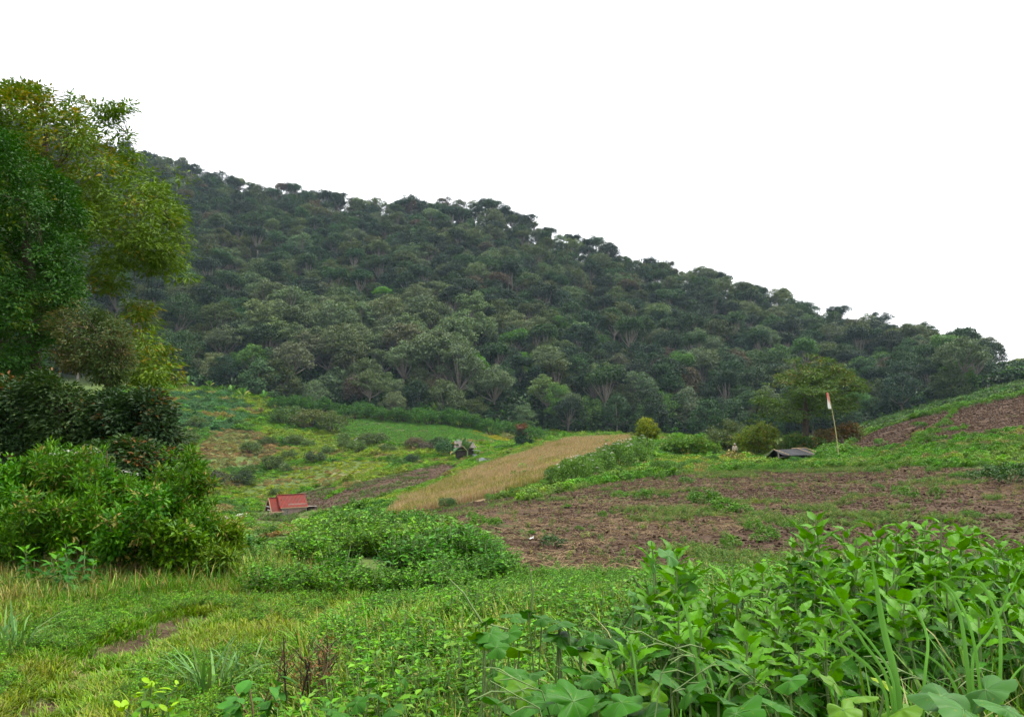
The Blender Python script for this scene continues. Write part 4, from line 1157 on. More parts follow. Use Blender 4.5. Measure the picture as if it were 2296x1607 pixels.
def build_hut():
    p0 = hit(635, 1157) + np.array([0, 0, .62])
    root = link('farm_hut', None, None, p0, (0, 0, radians(38)))
    tag(root, 'small A-frame farm hut with red metal roof in the valley', 'hut')
    def part(name, fn, mats, parent=None, smooth=False):
        b = Buf(); fn(b); return link(name, b.mesh(name, mats, smooth), parent or root)
    S = p0[1] / 130.0
    A, Bq = -1.0 * S, 3.4 * S                     # main ridge along local x
    hz, ez, hw = 2.5 * S, .62 * S, 1.28 * S
    near = part('roof_slope', lambda b: corrugated(b, [A, 0, hz], [Bq, 0, hz], [Bq, -hw, ez], [A, -hw, ez]), ['roof_red'])
    part('roof_slope', lambda b: corrugated(b, [Bq, .01, hz], [A, .01, hz], [A, hw, ez], [Bq, hw, ez]), ['roof_red'])
    part('ridge_cap', lambda b: (bar(b, [A - .03, -.07, hz + .0], [Bq + .03, -.07, hz + .0], .16, .03), bar(b, [A - .03, .07, hz + .0], [Bq + .03, .07, hz + .0], .16, .03)), ['roof_red'])
    part('eave_board', lambda b: bar(b, [A, -hw - .04, ez - .05], [Bq, -hw - .04, ez - .05], .04, .10), ['wood'])
    part('bargeboard', lambda b: (bar(b, [A - .05, 0, hz - .05], [A - .05, -hw - .03, ez - .08], .05, .14), bar(b, [A - .05, 0, hz - .05], [A - .05, hw + .03, ez - .08], .05, .14)), ['roof_red'])
    # lower porch roof reaching the ground at the front gable
    C = -2.35 * S; pz, pw = 2.08 * S, 1.22 * S
    part('porch_roof_slope', lambda b: corrugated(b, [C, 0, pz], [A + .1, 0, pz], [A + .1, -pw, .06], [C, -pw, .06], 18), ['roof_red'])
    part('porch_roof_slope', lambda b: corrugated(b, [A + .1, .01, pz], [C, .01, pz], [C, pw, .06], [A + .1, pw, .06], 18), ['roof_red'])
    part('porch_ridge_cap', lambda b: bar(b, [C - .03, 0, pz + .03], [A, 0, pz + .03], .2, .04), ['roof_red'])
    part('porch_bargeboard', lambda b: bar(b, [C - .04, 0, pz], [C - .04, -pw - .05, -.02], .07, .12), ['wood'])
    part('porch_bargeboard', lambda b: bar(b, [C - .04, .03, pz], [C - .04, pw + .35, -.3], .07, .12), ['wood'])
    part('sill_board', lambda b: bar(b, [C - .1, -pw - .05, .03], [A + .5, -pw - .05, .03], .08, .12), ['wood'])
    part('cross_beam', lambda b: bar(b, [C, -pw * .62, .8 * S], [C, pw * .62, .8 * S], .05, .07), ['white_cloth'])
    part('cross_beam', lambda b: bar(b, [C, -pw * .85, .32 * S], [C, pw * .3, .32 * S], .05, .07), ['white_cloth'])
    part('post', lambda b: bar(b, [C + .02, .1, -1.0], [C + .02, .1, pz - .1], .07, .07), ['dark_wood'])
    part('back_wall', lambda b: box(b, [A + .35, 0, .9 * S], [.05, 1.2 * S, 1.8 * S]), ['dark_wood'])
    part('wall', lambda b: box(b, [(A + Bq) / 2 + .5, -hw + .25, .28 * S], [Bq - A - 1.3, .12, 1.7 * S]), ['brick_wall'])
    part('wall', lambda b: box(b, [Bq - .12, 0, .7 * S], [.10, 1.5 * S, 1.6 * S]), ['brick_wall'])
    for k in range(5):
        x = A + .3 + k * (Bq - A - .5) / 4
        part('post', lambda b: bar(b, [x, -hw + .12, -1.2], [x, -hw + .12, ez + .1], .09, .09), ['wood_grey'])
    for k in range(6):
        x = A + .3 + k * .17
        part('wall_plank', lambda b: box(b, [x, -hw + .2, .1 * S], [.14, .03, 1.4 * S]), ['wood_grey'])
    part('side_shelf', lambda b: bar(b, [Bq - .2, -.6, ez + .02], [Bq + 1.3, -.9, ez - .02], .9, .04), ['wood_grey'])
    part('side_shelf_post', lambda b: (bar(b, [Bq + 1.2, -1.1, -1.2], [Bq + 1.2, -1.1, ez], .07, .07)), ['dark_wood'])
    part('side_store', lambda b: box(b, [Bq + .6, -.55, -.1], [1.0, .6, 1.3]), ['dark_wood'])
build_hut()

# ================================================================== RUINED SHED AND GREY SHEETS BEHIND THE SPUR
def build_shed():
    p0 = hit(1042, 1026)
    root = link('ruined_shed', None, None, p0, (0, 0, radians(12)))
    tag(root, 'ruined shed with rusty grey roof half hidden by banana plants', 'shed')
    k = p0[1] / F
    def part(name, fn, mats):
        b = Buf(); fn(b); return link(name, b.mesh(name, mats), root)
    top = 38 * k; ev = 22 * k
    part('roof_slope', lambda b: corrugated(b, [-24*k, 0, top], [18*k, 0, top - .2], [24*k, -1.6, ev], [-27*k, -1.6, ev + .1], 22, .03), ['roof_grey'])
    part('roof_slope', lambda b: corrugated(b, [18*k, 0, top - .2], [-24*k, 0, top], [-27*k, 1.6, ev], [24*k, 1.6, ev], 22, .03), ['roof_grey'])
    part('wall', lambda b: box(b, [-2*k, -.9, ev / 2], [40*k, .14, ev]), ['dark_wood'])
    part('lean_to_roof', lambda b: bar(b, [14*k, -1.3, 17*k], [32*k, -1.5, 16*k], 1.3, .05), ['sheet_grey'])
    part('lean_to_post', lambda b: bar(b, [30*k, -1.9, -.3], [30*k, -1.9, 16*k], .1, .1), ['wood_grey'])
    for j in range(5):
        part('stone', lambda b: box(b, [18*k + .28 * (j % 3), -1.5, .2 + .34 * (j // 3)], [.34, .4, .3], 0, Rz(.3 * j)), ['sheet_grey'])
build_shed()

def build_sheets():
    p0 = hit(1093, 1038); k = p0[1] / F
    root = link('sheet_fence', None, None, p0, (0, 0, radians(-4)))
    tag(root, 'low fence of two pale grey sheets with a wooden rail', 'fence')
    def part(name, fn, mats):
        b = Buf(); fn(b); return link(name, b.mesh(name, mats), root)
    def sheet(b, x0, x1, z0, z1, sag):
        t = np.linspace(0, 1, 9)
        zt = z1 - sag * np.sin(t * pi * 1.3) * .15
        for yo in (0, .03):
            v = np.concatenate([np.stack([x0 + t * (x1 - x0), yo + .05 * np.sin(t * 9), np.full(9, z0)], -1), np.stack([x0 + t * (x1 - x0), yo + .08 * np.sin(t * 7), zt], -1)])
            b.add(v, [[i, i + 1, 10 + i, 9 + i] for i in range(8)])
    part('sheet', lambda b: sheet(b, -19*k, -1.2*k, -.2, 9.5*k, -1.2), ['sheet_grey'])
    part('sheet', lambda b: sheet(b, 1.2*k, 18*k, -.2, 8.6*k, -.6), ['sheet_grey'])
    part('dark_tarp', lambda b: box(b, [-7*k, .55, 9.6*k], [19*k, .8, .16], 0, Rz(.03)), ['tarp'])
    part('rail', lambda b: bar(b, [-26*k, .1, 9*k], [52*k, .1, 11*k], .07, .08), ['wood'])
    for x in (-24, 0, 20, 48):
        part('post', lambda b: bar(b, [x*k, .12, -.4], [x*k, .12, 12*k], .09, .09), ['wood_grey'])
build_sheets()

# ================================================================== TARPAULIN SHELTER
def build_tarp():
    P = {k: at(*v) for k, v in dict(rl=(1735,1008,84), rr=(1806,1004.5,86), nl=(1770,1020.5,81.2), nr=(1846,1019,83.5), fl=(1701,1033,85), fr=(1776,1024,89)).items()}
    base = ground_at(1765, 84)
    root = link('tarpaulin_shelter', None, None, base)
    tag(root, 'low field shelter of black tarpaulin over poles left of the flagpole', 'shelter')
    for k in P: P[k] = P[k] - base
    def cloth(name, a, b_, c, d, seed, mats):
        r = np.random.default_rng(seed)
        n, m = 16, 10
        s, t = np.meshgrid(np.linspace(0, 1, n), np.linspace(0, 1, m))
        q = (a[None, None] * ((1 - s) * (1 - t))[..., None] + b_ * (s * (1 - t))[..., None] + c * (s * t)[..., None] + d * ((1 - s) * t)[..., None])
        q[..., 2] -= .16 * np.sin(t * pi) * (.6 + .4 * np.cos(s * 4 * pi)) ; q[..., 2] += .05 * (noise(s * 9, t * 6, 1, seed) - .5)
        b = Buf(); v = q.reshape(-1, 3)
        f = [[i * n + j, i * n + j + 1, (i + 1) * n + j + 1, (i + 1) * n + j] for i in range(m - 1) for j in range(n - 1)]
        b.add(v, f); b.add(v - np.array([0, 0, .012]), f)
        return link(name, b.mesh(name, mats, True), root)
    near = cloth('tarpaulin', P['rl'], P['rr'], P['nr'], P['nl'], 3, ['tarp'])
    cloth('tarpaulin', P['rl'], P['rr'], P['fr'], P['fl'], 4, ['tarp'])
    cloth('hanging_flap', P['nl'] + np.array([0, .02, 0]), P['nl'] * .55 + P['nr'] * .45, P['nl'] * .6 + P['nr'] * .4 - np.array([0, -.2, .42]), P['nl'] * .88 + P['nr'] * .12 - np.array([0, -.2, .16]), 5, ['tarp'])
    def pole(name, a, b_, r, mat):
        b = Buf(); tube(b, [a, (a + b_) / 2 + np.array([.02, 0, .01]), b_], [r, r * .95, r * .85], 7); link(name, b.mesh(name, [mat], True), root)
    up = np.array([0, 0, .035])
    pole('edge_pole', P['rl'] + up, P['nl'] + up, .035, 'wood')
    pole('edge_pole', P['rl'] + up, P['fl'] + up, .03, 'wood_grey')
    pole('edge_pole', P['rr'] + up, P['nr'] + up, .035, 'wood')
    m0 = P['rl'] * .28 + P['rr'] * .72; m1 = P['nl'] * .28 + P['nr'] * .72
    pole('roof_pole', m0 + up * 1.5, m1 + up * 2.2, .03, 'wood'); pole('ridge_pole', P['rl'] * .45 + P['rr'] * .55 + up, P['rr'] + up, .035, 'wood')
    pole('tie_pole', P['fl'] + np.array([.4, -.3, .15]), P['nl'] * .9 + P['nr'] * .1 - np.array([0, 0, .05]), .025, 'wood_grey')
    for q, mat, r in ((P['rl'] * .7 + P['nl'] * .3, 'wood_grey', .09), (P['rl'] * .3 + P['fl'] * .7, 'dark_wood', .05), (P['nr'] * .9 + P['nl'] * .1, 'dark_wood', .045), (P['nl'] * .5 + P['nr'] * .5, 'dark_wood', .045), (P['rr'], 'dark_wood', .05)):
        w = q + base; g = Hf(w[0], w[1]) - base[2]
        pole('post', np.array([q[0], q[1], g - .3]), q, r, mat)
build_tarp()

# ================================================================== FLAG ON A BAMBOO POLE
def build_flag():
    foot = ground_at(1876, 77); top = at(1857, 880, 77)
    root = link('flagpole', None, None, foot)
    tag(root, 'leaning bamboo flagpole with a limp faded red and white flag', 'flagpole')
    t = np.linspace(0, 1, 15)[:, None]
    pts = (top - foot) * t + np.array([1, 0, 0]) * .12 * np.sin(t * pi)
    b = Buf(); tube(b, pts, np.linspace(.05, .022, 15) * np.where(np.arange(15) % 2 == 0, 1.12, 1.0), 7)
    link('pole', b.mesh('pole', ['bamboo'], True), root)
    n, m = 15, 26                       # limp cloth hanging in folds below the pole top
    b = Buf(); V = []; half = []
    for i in range(m):
        s = i / (m - 1)
        for j in range(n):
            u = j / (n - 1)
            wd = .30 * (1 - .35 * s) * (.55 + .45 * sin(min(1, s * 3) * pi / 2))
            x = -.02 - wd * u * (1 - .25 * sin(s * 5)) + .22 * s
            y = -.05 + .07 * sin(u * 11 + s * 2.5) * (.4 + .6 * u)
            z = -.08 - 1.38 * s + .10 * sin(u * pi) * (1 - s)
            V.append((top - foot) + np.array([x, y, z])); half.append((1 - s) * .75 + .25 * (1 - u))
    f = [[i * n + j, i * n + j + 1, (i + 1) * n + j + 1, (i + 1) * n + j] for i in range(m - 1) for j in range(n - 1)]
    b.add(V, f)
    me = b.mesh('flag', ['flag'], True)
    a = me.attributes.new('half', 'FLOAT', 'POINT'); a.data.foreach_set('value', np.array(half, np.float32))
    link('flag', me, root)
build_flag()

# stump, stakes
p = ground_at(1884, 92); b = Buf()
tube(b, [[0, 0, -.3], [.05, 0, .5], [.02, 0, 1.15]], [.24, .2, .16], 8); b2 = Buf(); tube(b2, [[0, 0, .55], [-.5, -.1, .95], [-1.0, -.1, 1.5]], [.1, .08, .05], 6)
o = link('tree_stump', None, None, p); link('trunk', b.mesh('trunk', ['bark_dark'], True), o); link('branch', b2.mesh('branch', ['bark_dark'], True), o)
tag(o, 'weathered tree stump with one bare branch at the edge of the slope', 'stump')
for (u, v, h, lab) in ((1921, 975, 1.1, 'short pale wooden stake on the bare slope'),):
    p = hit(u, v); b = Buf(); tube(b, [[0, 0, -.3], [.02, 0, h / 2], [0, .02, h]], [.07, .06, .05], 6)
    tag(link('stake', b.mesh('stake', ['wood_grey'], True), None, p), lab, 'stake')
p = hit(1190, 1211); b = Buf(); r_ = np.random.default_rng(3)
v = [[x * .06 + r_.normal(0, .015), y * .05 + r_.normal(0, .015), .02 + abs(r_.normal(0, .03))] for y in range(-1, 2) for x in range(-1, 2)]
b.add(v, [[0, 1, 4, 3], [1, 2, 5, 4], [3, 4, 7, 6], [4, 5, 8, 7]])
tag(link('plastic_scrap', b.mesh('plastic_scrap', ['white_cloth']), None, p), 'small crumpled white plastic scrap lying on the ploughed soil', 'litter')

# ================================================================== THE PERSON BY THE SHELTER
def build_person():
    foot = hit(1648, 1027)
    root = link('person', None, None, foot, (0, 0, radians(-12)))
    tag(root, 'person in beige long-sleeved shirt, dark trousers and light cap, standing', 'person')
    def skin_mesh(name, joints, edges, mat, rootv=0, sub=2):
        me = bpy.data.meshes.new(name)
        me.from_pydata([j[:3] for j in joints], edges, [])
        me.materials.append(M[mat])
        o = link(name, me, root)
        md = o.modifiers.new('skin', 'SKIN'); md.use_smooth_shade = True
        for k, j in enumerate(joints):
            sv = me.skin_vertices[0].data[k]; sv.radius = (j[3], j[4] if len(j) > 4 else j[3]); sv.use_root = (k == rootv)
        sb = o.modifiers.new('sub', 'SUBSURF'); sb.levels = 1; sb.render_levels = sub
        return o
    J = [(0, 0, .95, .13, .10), (0, .01, 1.15, .125, .09), (0, 0, 1.38, .15, .09), (0, -.005, 1.48, .06, .055), (0, -.015, 1.56, .068, .078), (0, -.01, 1.66, .078, .09), (0, 0, 1.72, .05, .06)]
    E = [(0, 1), (1, 2), (2, 3), (3, 4), (4, 5), (5, 6)]
    for s in (-1, 1):
        i = len(J)
        J += [(s * .19, 0, 1.40, .055), (s * .245, .015, 1.13, .042), (s * .25, -.05, .90, .03), (s * .25, -.07, .83, .032, .018)]
        E += [(2, i), (i, i + 1), (i + 1, i + 2), (i + 2, i + 3)]
        for f in range(4):
            k = len(J); fx = s * (.25 + (f - 1.5) * .006); fy = -.10 + f * .019
            J += [(fx, fy, .775 - (.008 if f in (1, 2) else 0), .009), (fx - s * .012, fy - .004, .735 - (.010 if f in (1, 2) else 0), .008)]
            E += [(i + 3, k), (k, k + 1)]
        k = len(J); J += [(s * .235, -.115, .82, .010), (s * .225, -.135, .785, .009)]; E += [(i + 3, k), (k, k + 1)]
        i = len(J)
        J += [(s * .10, 0, .86, .085), (s * .105, -.01, .50, .062), (s * .11, .02, .10, .042), (s * .115, -.06, .045, .04, .035), (s * .12, -.15, .035, .035, .025)]
        E += [(0, i), (i, i + 1), (i + 1, i + 2), (i + 2, i + 3), (i + 3, i + 4)]
    skin_mesh('body', J, E, 'skin')
    skin_mesh('shirt', [(0, 0, .93, .155, .125), (0, .01, 1.15, .15, .115), (0, 0, 1.37, .172, .11), (0, 0, 1.455, .08, .075)] +
              [q for s in (-1, 1) for q in ((s * .20, 0, 1.40, .075), (s * .25, .015, 1.13, .062), (s * .252, -.045, .93, .048))],
              [(0, 1), (1, 2), (2, 3), (2, 4), (4, 5), (5, 6), (2, 7), (7, 8), (8, 9)], 'shirt')
    skin_mesh('trousers', [(0, 0, .97, .135, .11)] + [q for s in (-1, 1) for q in ((s * .10, 0, .86, .105), (s * .105, -.01, .50, .085), (s * .11, .02, .12, .068))],
              [(0, 1), (1, 2), (2, 3), (0, 4), (4, 5), (5, 6)], 'trousers')
    for s in (-1, 1):
        skin_mesh('boot', [(s * .11, .03, .22, .06), (s * .112, .01, .07, .058), (s * .12, -.10, .05, .05, .045), (s * .122, -.17, .045, .04, .035)], [(0, 1), (1, 2), (2, 3)], 'dark_wood')
    b = Buf(); th = np.linspace(0, 2 * pi, 14, endpoint=False); V = []; rows = []
    for i, (r, z) in enumerate(((.108, 1.665), (.112, 1.70), (.098, 1.745), (.06, 1.775), (.0, 1.782))):
        V += [[r * cos(a) * .92, r * sin(a) * 1.05, z] for a in th]
    q = [[i * 14 + j, i * 14 + (j + 1) % 14, (i + 1) * 14 + (j + 1) % 14, (i + 1) * 14 + j] for i in range(4) for j in range(14)]
    b.add(V, q); cap = link('cap', b.mesh('cap', ['cap'], True), root)
    b = Buf(); t = np.linspace(-1.1, 1.1, 9)
    v = [[.1 * sin(a), -.11 * cos(a), 1.675] for a in t] + [[.105 * sin(a), -.11 * cos(a) - .085 * cos(a * 1.2), 1.66] for a in t]
    f = [[i, i + 1, 10 + i, 9 + i] for i in range(8)]
    b.add(v, f); b.add(np.array(v) - np.array([0, 0, .008]), f); link('brim', b.mesh('brim', ['hair']), cap)
    b = Buf()
    for s in (-1, 1): box(b, (s * .032, -.098, 1.635), (.022, .012, .012))
    link('eyes', b.mesh('eyes', ['hair']), root)
    b = Buf(); box(b, (0, -.112, 1.60), (.026, .036, .045)); link('nose', b.mesh('nose', ['skin']), root)
    b = Buf(); box(b, (0, -.094, 1.555), (.05, .012, .012)); link('mouth', b.mesh('mouth', ['dark_wood']), root)
    b = Buf()
    for s in (-1, 1): box(b, (s * .083, .0, 1.62), (.016, .045, .06))
    link('ears', b.mesh('ears', ['skin']), root)
    b = Buf()
    V = [[(.088) * cos(a) * .95, .012 + .098 * sin(a), z] for z in (1.575, 1.69) for a in np.linspace(-.2, pi + .2, 12)]
    b.add(V, [[i, i + 1, 13 + i, 12 + i] for i in range(11)]); link('hair', b.mesh('hair', ['hair'], True), root)
    b = Buf(); box(b, (0, 0, .945), (.31, .255, .045)); link('belt', b.mesh('belt', ['dark_wood']), root)
build_person()

# ================================================================== GROUND COVER (nobody could count it)
def xyz(x, y, z, m): return np.stack([x[m], y[m], z[m]], -1)

def build_far_cover():
    x, y, z = sample(78, 256, 62000, -0.46, 0.30, 1.6)
    u, v = proj(np.stack([x, y, z], -1))
    soil = region('plot_a', x, y, z, 4) | region('plot_b', x, y, z, 4) | region('field', x, y, z) | region('slope', x, y, z)
    dry = region('dry', x, y, z, 12) & (RNG.random(len(x)) < .93); lime = region('lime', x, y, z, 4); crop = region('crop', x, y, z); cy = region('crop_yellow', x, y, z); br = region('brown', x, y, z, 6); bl = region('bluecrop', x, y, z, 6)
    n1 = noise(x, y, 13, 81); n2 = noise(x, y, 5, 82); n3 = noise(x, y, 30, 83)
    keep = ~soil & ~dry & ~crop & (RNG.random(len(x)) < np.where(lime | br, .55, .95))
    x, y, z, lime, br, bl, n1, n2, n3 = (a[keep] for a in (x, y, z, lime, br, bl, n1, n2, n3))
    n = len(x)
    t = jit((0.104, 0.210, 0.030), n, .16)
    def setc(mask, col, amt=.16): t[mask] = jit(col, int(mask.sum()), amt)
    setc(n1 > .56, (0.150, 0.210, 0.040)); setc(n1 < .38, (0.055, 0.125, 0.024)); setc(n2 > .68, (0.18, 0.165, 0.065))
    setc(bl & (n2 < .6), (0.060, 0.135, 0.048)); setc(br, (0.155, 0.155, 0.055)); setc(br & (n2 > .5), (0.20, 0.16, 0.075)); setc(lime, (0.180, 0.240, 0.030)); setc(lime & (n2 > .6), (0.235, 0.19, 0.085))
    sc = RNG.uniform(.5, 1.25, n) * np.where(lime | br, .8, 1.0) * (.7 + .7 * n3) * (1 + .5 * sstep(150, 250, y))
    sc *= np.where(RNG.random(n) < .05, 1.8, 1.0)
    hp = hit(632, 1150); uu, _v = proj(np.stack([x, y, z], -1))
    sc *= np.where((np.abs(uu - 640) < 75) & (y < hp[1] + 4) & (y > hp[1] - 22), .3, 1.0)
    stuff('hillside_cover', 'mixed green and straw-coloured low growth on the hillside across the valley', 'ground cover', BUSHLETS + FINE_BUSHLETS, np.stack([x, y, z], -1), np.stack([sc, sc, sc * RNG.uniform(.5, 1.0, n)], -1), t)
    # crop rows
    pts = []; tn = []
    for row in np.arange(160, 252, 1.05):
        xs = np.arange(-.26 * row, .02 * row, .7); ys = row + RNG.normal(0, .12, len(xs)) + .10 * xs
        pts.append(np.stack([xs + RNG.normal(0, .12, len(xs)), ys], -1))
    p = np.concatenate(pts); zz = H(p[:, 0], p[:, 1])
    m = region('crop', p[:, 0], p[:, 1], zz) & (noise(p[:, 0], p[:, 1], 6, 84) < .74)
    p, zz = p[m], zz[m]
    yel = region('crop_yellow', p[:, 0], p[:, 1], zz) & (noise(p[:, 0], p[:, 1], 4, 85) > .35)
    t = jit((0.085, 0.185, 0.040), len(p), .15); t[yel] = jit((0.24, 0.25, 0.03), int(yel.sum()), .15)
    stuff('crop_rows', 'pale green crop in fine rows on the strip below the forest', 'crop', BUSHLETS, np.column_stack([p, zz]), RNG.uniform(.55, .95, len(p)), t)
    # dry grass on the spur
    x, y, z = sample(75, 162, 60000, -0.18, 0.16, 2.0)
    m = region('dry', x, y, z, 12)
    t = jit((0.27, 0.215, 0.130), int(m.sum()), .16); g = noise(x[m], y[m], 4, 86) > .60; t[g] = jit((0.16, 0.165, 0.05), int(g.sum()))
    stuff('dry_grass', 'dry straw-coloured tall grass covering the spur', 'grass', GRASS_DRY, xyz(x, y, z, m), RNG.uniform(.7, 1.25, int(m.sum())), t, .1, tint2=(0.36, 0.27, 0.15))
build_far_cover()

BELT = [[(1180,1120),(1260,1100),(1350,1082),(1440,1066),(1520,1060),(1620,1050),(1720,1046),(1820,1046),(1920,1042),(2040,1040),(2160,1036),(2300,1030)],
        [(1600,1030),(1660,1028),(1720,1036),(1800,1040),(1880,1026)]]
STRIPS = [[(1990,1012),(2060,985),(2120,945),(2145,915),(2160,900)],[(2040,978),(2110,966),(2160,960)],
          [(1890,1015),(1990,1008),(2100,985),(2200,975),(2300,960)]]
def near_lines(u, v, lines, w):
    best = np.full(len(u), 1e9)
    for l in lines: best = np.minimum(best, seg_dist(u, v * 1.8, [(a, b * 1.8) for a, b in l]))
    return best < w

def build_field_cover():
    # green growth round the field and on the right-hand slope
    x, y, z = sample(36, 150, 95000, -.10, .66, 1.5)
    u, v = proj(np.stack([x, y, z], -1))
    n2 = noise(x, y, 3.0, 91); n1 = noise(x, y, 9, 92)
    soil = region('field', x, y, z, 8) | region('slope', x, y, z, 8)
    belt = near_lines(u, v + 14 * (n2 - .5), BELT, 11); strip = near_lines(u, v + 8 * (n2 - .5), STRIPS, 6)
    dry = region('dry', x, y, z)
    brownbank = in_poly(u, v, [(1560,1062),(1510,1040),(1470,1016),(1520,1022),(1600,1044),(1660,1034),(1700,1012),(1790,1000),(1880,985),(1900,1000),(1860,1018),(1700,1036),(1620,1054)]) & (n2 > .42)
    m = (belt | strip | (~soil & ~dry & (u > 1020) & (v < 1200))) & ~(brownbank & ~belt)
    m &= RNG.random(len(x)) < np.where(soil, .45, .7)
    k = int(m.sum())
    t = jit((0.078, 0.180, 0.028), k, .16); g = n1[m] > .55; t[g] = jit((0.115, 0.195, 0.042), int(g.sum()))
    g = (n2[m] > .68); t[g] = jit((0.16, 0.16, 0.06), int(g.sum()))
    stuff('field_margin_growth', 'fresh green weeds around the ploughed field and in strips up the right slope', 'weeds', HERBS + BUSHLETS[:3], xyz(x, y, z, m), RNG.uniform(.45, 1.0, k) * np.where(u[m] > 1880, .75, 1.0) * np.where((np.abs(u[m] - 1648) < 22) & (y[m] > 84) & (y[m] < 110), .35, 1.0) * np.where((np.abs(u[m] - 1770) < 85) & (y[m] > 68) & (y[m] < 86), .6, 1.0), t, vi=np.where(RNG.random(k) < .8, RNG.integers(0, 6, k), RNG.integers(6, 9, k)))
    xb, yb, zb = sample(82, 152, 26000, .36, .66, 1.8)
    mb = ~region('slope', xb, yb, zb, 6); kb = int(mb.sum())
    stuff('crest_growth', 'rough green weeds along the crest of the right slope', 'weeds', HERBS + BUSHLETS[:2], xyz(xb, yb, zb, mb), RNG.uniform(.6, 1.35, kb), jit((0.090, 0.175, 0.034), kb, .22))
    xb, yb, zb = sample(150, 266, 9000, .40, .70, 1.8)
    stuff('hill_scrub', 'dark green scrub on the ground behind the right slope', 'scrub', BUSHLETS, np.stack([xb, yb, zb], -1), RNG.uniform(1.2, 3.2, len(xb)), jit((0.060, 0.115, 0.030), len(xb), .25))
    b = brownbank & ~((np.abs(u - 1648) < 22) & (y > 84))
    k = int(b.sum())
    stuff('withered_growth', 'withered brown grass and straw on the bank around the shelter', 'grass', GRASS_DRY + HERBS[:2], xyz(x, y, z, b), RNG.uniform(.3, .6, k), jit((0.27, 0.175, 0.085), k, .2), tint2=(0.3, 0.2, 0.12))
    # green film of seedlings, in patches over the soil
    x, y, z = sample(11.3, 75, 150000, -.18, .66, 1.05)
    f = region('field', x, y, z, 6)
    nn = noise(x, y, 4.2, 93) * .65 + noise(x, y, 1.1, 94) * .35
    edge = sstep(20, 12.5, y)
    u, v = proj(np.stack([x, y, z], -1))
    m = f & ((nn + .07 * edge > .625) | (RNG.random(len(x)) < .035))
    k = int(m.sum())
    t = jit((0.085, 0.165, 0.036), k, .2); g = RNG.random(k) < .3; t[g] = jit((0.17, 0.19, 0.06), int(g.sum()))
    stuff('seedling_weeds', 'patches of small green seedlings and creeping weeds on the ploughed soil', 'weeds', HERBS + GRASS_SHORT, xyz(x, y, z, m), RNG.uniform(.14, .38, k) * (1 + .5 * sstep(20, 60, y[m])), t, tint2=(0.24, 0.2, 0.09))
    # thin green lines on the far plots
    xx, yy, zz = sample(85, 165, 40000, -.30, .02, 1.6)
    mm = (region('plot_a', xx, yy, zz, 3) | region('plot_b', xx, yy, zz, 3)) & (noise(xx * .35 + yy * .2, yy - xx * .5, 1.6, 97) > .60); kk = int(mm.sum())
    stuff('plot_weeds', 'thin lines of green weeds on the far tilled plots', 'weeds', HERBS + GRASS_SHORT, xyz(xx, yy, zz, mm), RNG.uniform(.5, 1.0, kk), jit((0.09, 0.155, 0.04), kk, .2))
    # clods and straw on the tilled soil
    def clod(seed):
        r = np.random.default_rng(seed); b = Buf()
        th = np.linspace(0, 2 * pi, 7, endpoint=False)
        V = [[cos(a) * (1 + r.normal(0, .2)), sin(a) * (1 + r.normal(0, .2)), -.25] for a in th] + [[.72 * cos(a) + r.normal(0, .12), .72 * sin(a) + r.normal(0, .12), .42 + r.normal(0, .13)] for a in th] + [[r.normal(0, .1), r.normal(0, .1), .72]]
        q = [[j, (j + 1) % 7, 7 + (j + 1) % 7, 7 + j] for j in range(7)] + [[7 + j, 7 + (j + 1) % 7, 14, 14] for j in range(7)]
        b.add(V, q); return b.mesh('clod', ['clod'])
    clods = [clod(s) for s in range(6)]
    x, y, z = sample(11, 155, 170000, -.3, .66, 0.95)
    m = (region('field', x, y, z, 5) | region('slope', x, y, z, 5) | region('plot_a', x, y, z) | region('plot_b', x, y, z)) & (noise(x, y, 2.4, 95) > .3)
    k = int(m.sum())
    sc = np.minimum(RNG.lognormal(math.log(.030), .45, k), .06) * (1 + 1.6 * sstep(15, 80, y[m]))
    stuff('soil_clods', 'brown clods of tilled soil on the ploughed field', 'soil', clods, xyz(x, y, z, m), np.stack([sc * RNG.uniform(.8, 1.5, k), sc, sc * RNG.uniform(.6, 1.1, k)], -1), (0.1, 0.07, 0.05), .4)
    def straw(seed):
        r = np.random.default_rng(seed); b = Buf()
        for _ in range(5):
            a = r.uniform(0, pi); L = r.uniform(.05, .22); c = r.normal(0, .1, 2); bd = r.normal(0, .03)
            tube(b, [[c[0] - L * cos(a), c[1] - L * sin(a), .01], [c[0] + bd, c[1] + bd, .03 + abs(r.normal(0, .02))], [c[0] + L * cos(a), c[1] + L * sin(a), .015]], .0045, 3)
        return b.mesh('straw', ['straw'])
    x, y, z = sample(11, 60, 9000, -.2, .66, 0.7)
    m = region('field', x, y, z, 5) & (noise(x, y, 4, 96) > .48); k = int(m.sum())
    stuff('straw_litter', 'dry stalks and straw strewn over the ploughed soil', 'straw', [straw(s) for s in range(5)], xyz(x, y, z, m), RNG.uniform(.5, 1.3, k) , (0.3, 0.22, 0.12), .15)
build_field_cover()

